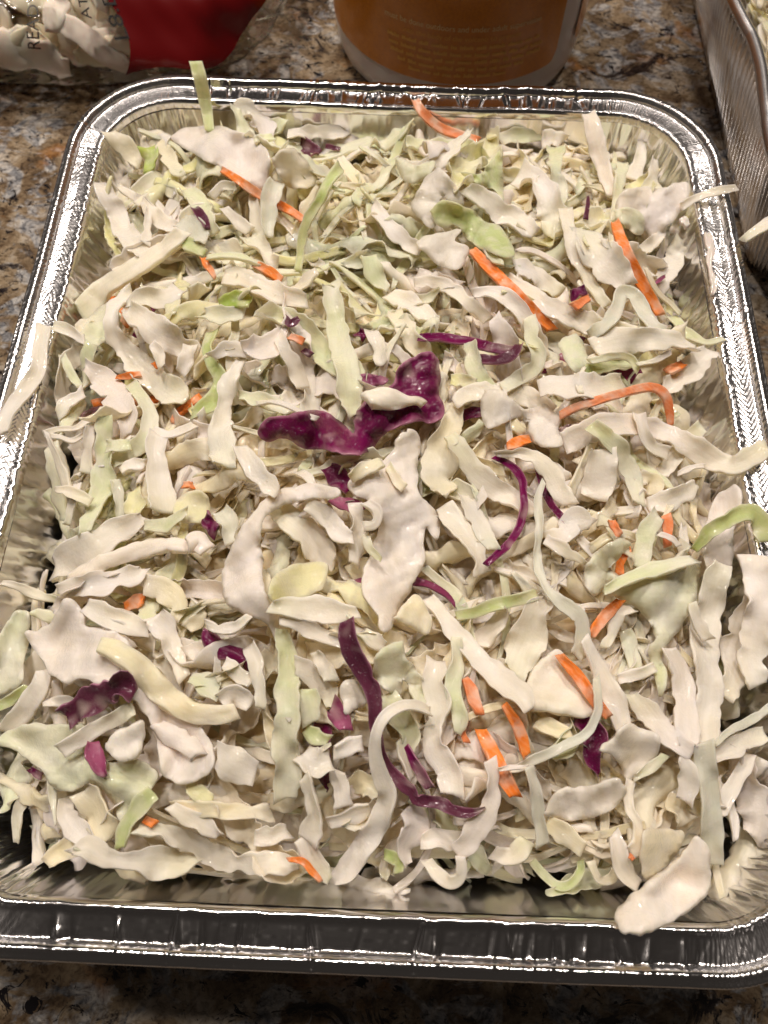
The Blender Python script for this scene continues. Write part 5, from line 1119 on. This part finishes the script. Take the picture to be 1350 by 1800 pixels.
R('D', 'W', [(930, 740, 40), (860, 712, 56), (780, 712, 60), (700, 760, 60), (650, 850, 56), (645, 960, 70), (675, 1070, 90), (710, 1170, 100), (680, 1270, 110), (620, 1370, 120), (560, 1470, 120), (490, 1560, 110), (420, 1610, 50)], 'white arched thread that widens and runs down to the front edge', th=1.4, lift=[3, 5, 6, 6, 5, 4, 3.5, 3, 3, 3, 2.5], ruff=.03, rag=.06)
R('D', 'W', [(275, 1070, 70), (310, 1160, 80), (335, 1260, 76), (320, 1340, 140), (300, 1410, 110)], 'club shaped white piece at the front left centre', th=2.0, lift=2.5)
R('D', 'W', [(20, 1380, 80), (110, 1370, 96), (200, 1360, 70)], 'short white band left of the club shaped piece', th=1.8, lift=2)
R('D', 'W', [(255, 1390, 80), (310, 1480, 90), (370, 1560, 84), (410, 1610, 50)], 'white strip end left of the front end of the arched thread', th=1.4, lift=2.2)
R('D', 'O', [(190, 1500, 30), (270, 1510, 46), (320, 1560, 46), (365, 1615, 24)], 'thin carrot sliver at the front edge of the heap', th=1.6, lift=2, ruff=0)
R('D', 'K', [(800, 1240, 100), (850, 1320, 150), (800, 1440, 110), (810, 1530, 40)], 'broad leaf below the tail of the long purple ribbon', lift=1.6, ruff=.2)
R('D', 'W', [(880, 1400, 80), (980, 1390, 110), (1080, 1400, 80)], 'white band at the front right of the purple ribbon tail', th=1.4, lift=1.6)
R('D', 'K', [(1240, 980, 70), (1250, 1120, 90), (1230, 1250, 100), (1150, 1370, 110), (1060, 1470, 90)], 'pale strip curving down to the front edge, below the bright carrot', th=1.3, lift=2.5)
R('D', 'W', [(690, 1480, 60), (690, 1560, 60), (690, 1600, 20)], 'drooping white tip at the front edge right of the arched thread', th=1.8, lift=2)
R('D', 'W', [(910, 1500, 50), (960, 1570, 60), (1030, 1620, 70), (1085, 1580, 60), (1080, 1480, 56)], 'U shaped white shred hanging at the front edge', th=2.0, lift=2.2, ruff=.08)
R('D', 'G', [(690, 1470, 50), (760, 1510, 70), (760, 1570, 50)], 'green scrap behind the drooping tip at the front edge', lift=.6)
R('F', 'W', [(-40, 1360, 70), (60, 1380, 90), (130, 1300, 70)], 'small white lump at the front edge left of the green loop', th=2, lift=1.6)

# ------------------------------------------------------------------ remaining shreds: the ones that show become things, the rest is the mass below
REG = [('rear', 'middle rear', 'middle front', 'front'), ('left', 'centre', 'right')]
LAND = {('rear', 'left'): 'in the rear left corner', ('rear', 'centre'): 'near the rear rim carrot', ('rear', 'right'): 'in the rear right corner',
        ('middle rear', 'left'): 'near the left carrot tip', ('middle rear', 'centre'): 'behind the purple leaf', ('middle rear', 'right'): 'near the straight right carrot',
        ('middle front', 'left'): 'near the broad left blade', ('middle front', 'centre'): 'below the purple leaf', ('middle front', 'right'): 'below the long bent carrot',
        ('front', 'left'): 'at the front left', ('front', 'centre'): 'by the snaking purple ribbon', ('front', 'right'): 'at the front right'}
ids, cnt = np.unique(owner[(owner >= 0) & (owner < 100000)], return_counts=True)
vis = dict(zip(ids.tolist(), cnt.tolist()))
ncab = sum(1 for o in bpy.data.objects if o.name.startswith('cabbage_'))
order = sorted(vis, key=lambda i: -vis[i])
keep = []; nw = 0
for i in order:
    if FILL[i][3] in 'OPpQ':
        if vis[i] >= 5: keep.append(i)
    elif vis[i] >= 8 and nw < 296-ncab: keep.append(i); nw += 1
mass = [i for i in range(len(FILL)) if i not in set(keep)]
ORD = ['leftmost', 'second from left', 'third from left', 'fourth from left', 'fifth from left', 'sixth from left', 'seventh from left', 'eighth from left', 'ninth from left', 'tenth from left', 'eleventh from left', 'twelfth from left']
fam = {}
for i in keep:
    V, F, c_, colr, kind = FILL[i]; c = V.mean(0)
    row = REG[0][int(np.clip((0.149-c[1])/0.0745, 0, 3))]; cl = REG[1][int(np.clip((c[0]+0.118)/0.0787, 0, 2))]
    ext = np.ptp(V[:, :2], axis=0).max(); rise = np.ptp(V[:, 2])
    if colr in 'Oo': d = 'small loose carrot slivers'
    elif colr in 'PpQ': d = 'small half buried purple scraps'
    else:
        d = 'raised ' if rise > 0.011 else ''
        d += 'long ' if ext > 0.030 else ('short ' if ext < 0.018 else '')
        d += {'leaf': 'leafy ', 'rib': 'thick ', 'thread': 'thin ', 'chip': 'broad '}[kind]
        d += {'g': 'greenish', 'Y': 'yellowish', 'C': 'cream', 'K': 'pinkish white', 'W': 'white', 'G': 'green'}[colr]+' shreds'
    fam.setdefault((d, LAND[row, cl]), []).append(i)
for (d, where), mem in fam.items():
    mem.sort(key=lambda i: FILL[i][0][:, 0].mean())
    for q, i in enumerate(mem):
        V, F, c_, colr, kind = FILL[i]
        nm, cat, grp = hero_meta(colr, False)
        if len(mem) == 1: lab_ = '%s %s' % (d[:-1], where)
        elif len(mem) == 2: lab_ = '%s of two %s %s' % ('left one' if q == 0 else 'right one', d, where)
        else: lab_ = '%s of the %s %s' % (ORD[q] if q < len(mem)-1 else 'rightmost', d, where)
        add_centered(nm, V, F, None, c_, mat_for(colr), label=lab_, cat=cat, group=grp)
VV, FF, CC, nb = [], [], [], 0
for i in mass:
    V, F, c_, colr, kind = FILL[i]
    if colr in 'OPpQ': continue
    VV.append(V); FF.append(F+nb); CC.append(c_); nb += len(V)
# the packed floor of the heap
ii, jj = np.meshgrid(np.arange(0, NXg, 3), np.arange(0, NYg, 3)); base_z = np.maximum(H-0.0070+0.0022*bump2(9, 10, 300, 900), 0.0015)
okc = sdw[jj, ii] < -0.0165
Vb = np.stack([gx[jj, ii], gy[jj, ii], base_z[jj, ii]], -1).reshape(-1, 3)
Fb = grid_faces(ii.shape[0], ii.shape[1]); Fb = Fb[okc.ravel()[Fb].all(1)]
VV.append(Vb); FF.append(Fb+nb); CC.append(np.hstack([np.tile([[0.88, 0.74, 0.52]], (len(Vb), 1)), Vb]))
add('shredded_cabbage', mesh_np('shredded_cabbage', np.vstack(VV), np.vstack(FF), None, np.vstack(CC), M_CAB), 'dressed shredded cabbage packed under the top shreds in the pan', 'coleslaw', kind='stuff')
print('things kept', len(keep), 'mass', len(mass), 'heroes', NHERO)

# ------------------------------------------------------------------ slaw in the second pan
r2 = np.random.default_rng(77); VV, FF, CC, nb = [], [], [], 0
def free_shred(c, L, W0, th, colr, h0, kc, tilt, r):
    n = 18; sx = np.linspace(-.5, .5, n)*L; hd = h0+kc*sx
    p = np.cumsum(np.stack([np.cos(hd), np.sin(hd), 0.25*smooth1(n, 3, r)+tilt], -1)*(L/(n-1)), 0); p += c-p.mean(0)
    W = W0*(1-0.5*np.abs(np.linspace(-1, 1, n))**4)
    return ribbon(p, W, th, colr, np.repeat(UPZ[None], n, 0), 0.6*smooth1(n, 2, r), r, 0.1, 0.2, 0.15)
for i in range(420):
    c = np.array([C2[0]-0.118+0.006+abs(r2.normal(0, 0.05)), r2.uniform(0.125, 0.38), ZR-0.009+r2.uniform(-0.010, 0.011)])
    if c[0] > C2[0]+0.09: continue
    near = c[0] < C2[0]-0.118+0.028
    c[0] = max(c[0], C2[0]-0.118+0.0150)
    V, F, c_ = free_shred(c, r2.uniform(0.014, 0.036), r2.uniform(0.0025, 0.0045 if near else 0.008), r2.uniform(0.0008, 0.0018), r2.choice(list('CCCWWKgY')), math.pi/2+r2.normal(0, .25) if near else r2.uniform(0, 6.28), r2.normal(0, 5 if near else 30), r2.normal(0, .12 if near else .25), r2)
    VV.append(V); FF.append(F+nb); CC.append(c_); nb += len(V)
q = grid_faces(2, 2); a = 0.100; b = 0.130
VV.append(np.array([(C2[0]-a, C2[1]-b, 0.040), (C2[0]+a, C2[1]-b, 0.040), (C2[0]-a, C2[1]+b, 0.040), (C2[0]+a, C2[1]+b, 0.040)])); FF.append(q+nb); CC.append(np.tile([[0.6, 0.5, 0.34, 0, 0, 0]], (4, 1)))
add('shredded_cabbage', mesh_np('shredded_cabbage', np.vstack(VV), np.vstack(FF), None, np.vstack(CC), M_CAB), 'dressed shredded cabbage filling the second foil pan at the right edge', 'coleslaw', kind='stuff')
# the shred hanging out of the second pan
Pq = back(np.array([1306, 1325, 1350, 1385]), np.array([424, 410, 394, 372]), np.array([0.0665, 0.069, 0.0695, 0.068]))
Cq = catmull(Pq, 16); V, F, c_ = ribbon(Cq, np.linspace(0.0035, 0.0065, 16), 0.0012, 'K', np.repeat(UPZ[None], 16, 0), np.full(16, -0.3), r2, 0.1, 0.05, 0.08)
add_centered('cabbage_shred', V, F, None, c_, M_CAB, label='white shred hanging out of the second pan at the right edge', cat='cabbage shred')
# dressing smeared on the right inner rim edge
k = NT('creamy_dressing'); k.set(Base_Color=(0.74, 0.68, 0.62, 1), Roughness=0.2, Coat_Weight=0.6, Coat_Roughness=0.08, Subsurface_Weight=0.2, Subsurface_Scale=0.002); M_DRS = k.m
def smear(pts, label):
    Q = np.array(pts, float); n = 26; Qs = catmull(Q, n)
    C = back(Qs[:, 0], Qs[:, 1], np.full(n, ZR+0.0008)); W = Qs[:, 2]*((C-CAM)@fwd)/FPX
    V, F, c_ = ribbon(C, W, 0.0016, 'W', np.repeat(UPZ[None], n, 0), np.zeros(n), np.random.default_rng(5), -0.05, 0.0, 0.45, 0.3)
    add_centered('dressing_smear', V, F, None, c_, M_DRS, label=label, cat='dressing', group='dressing smears on the rim')
smear([(1243, 410, 8), (1248, 440, 14), (1247, 470, 10), (1254, 500, 13), (1252, 520, 8)], 'white dressing smear on the inner edge of the right rim')
smear([(1198, 384, 8), (1204, 392, 14), (1210, 398, 8)], 'small dab of dressing on the rear right pan wall below the thin strand')
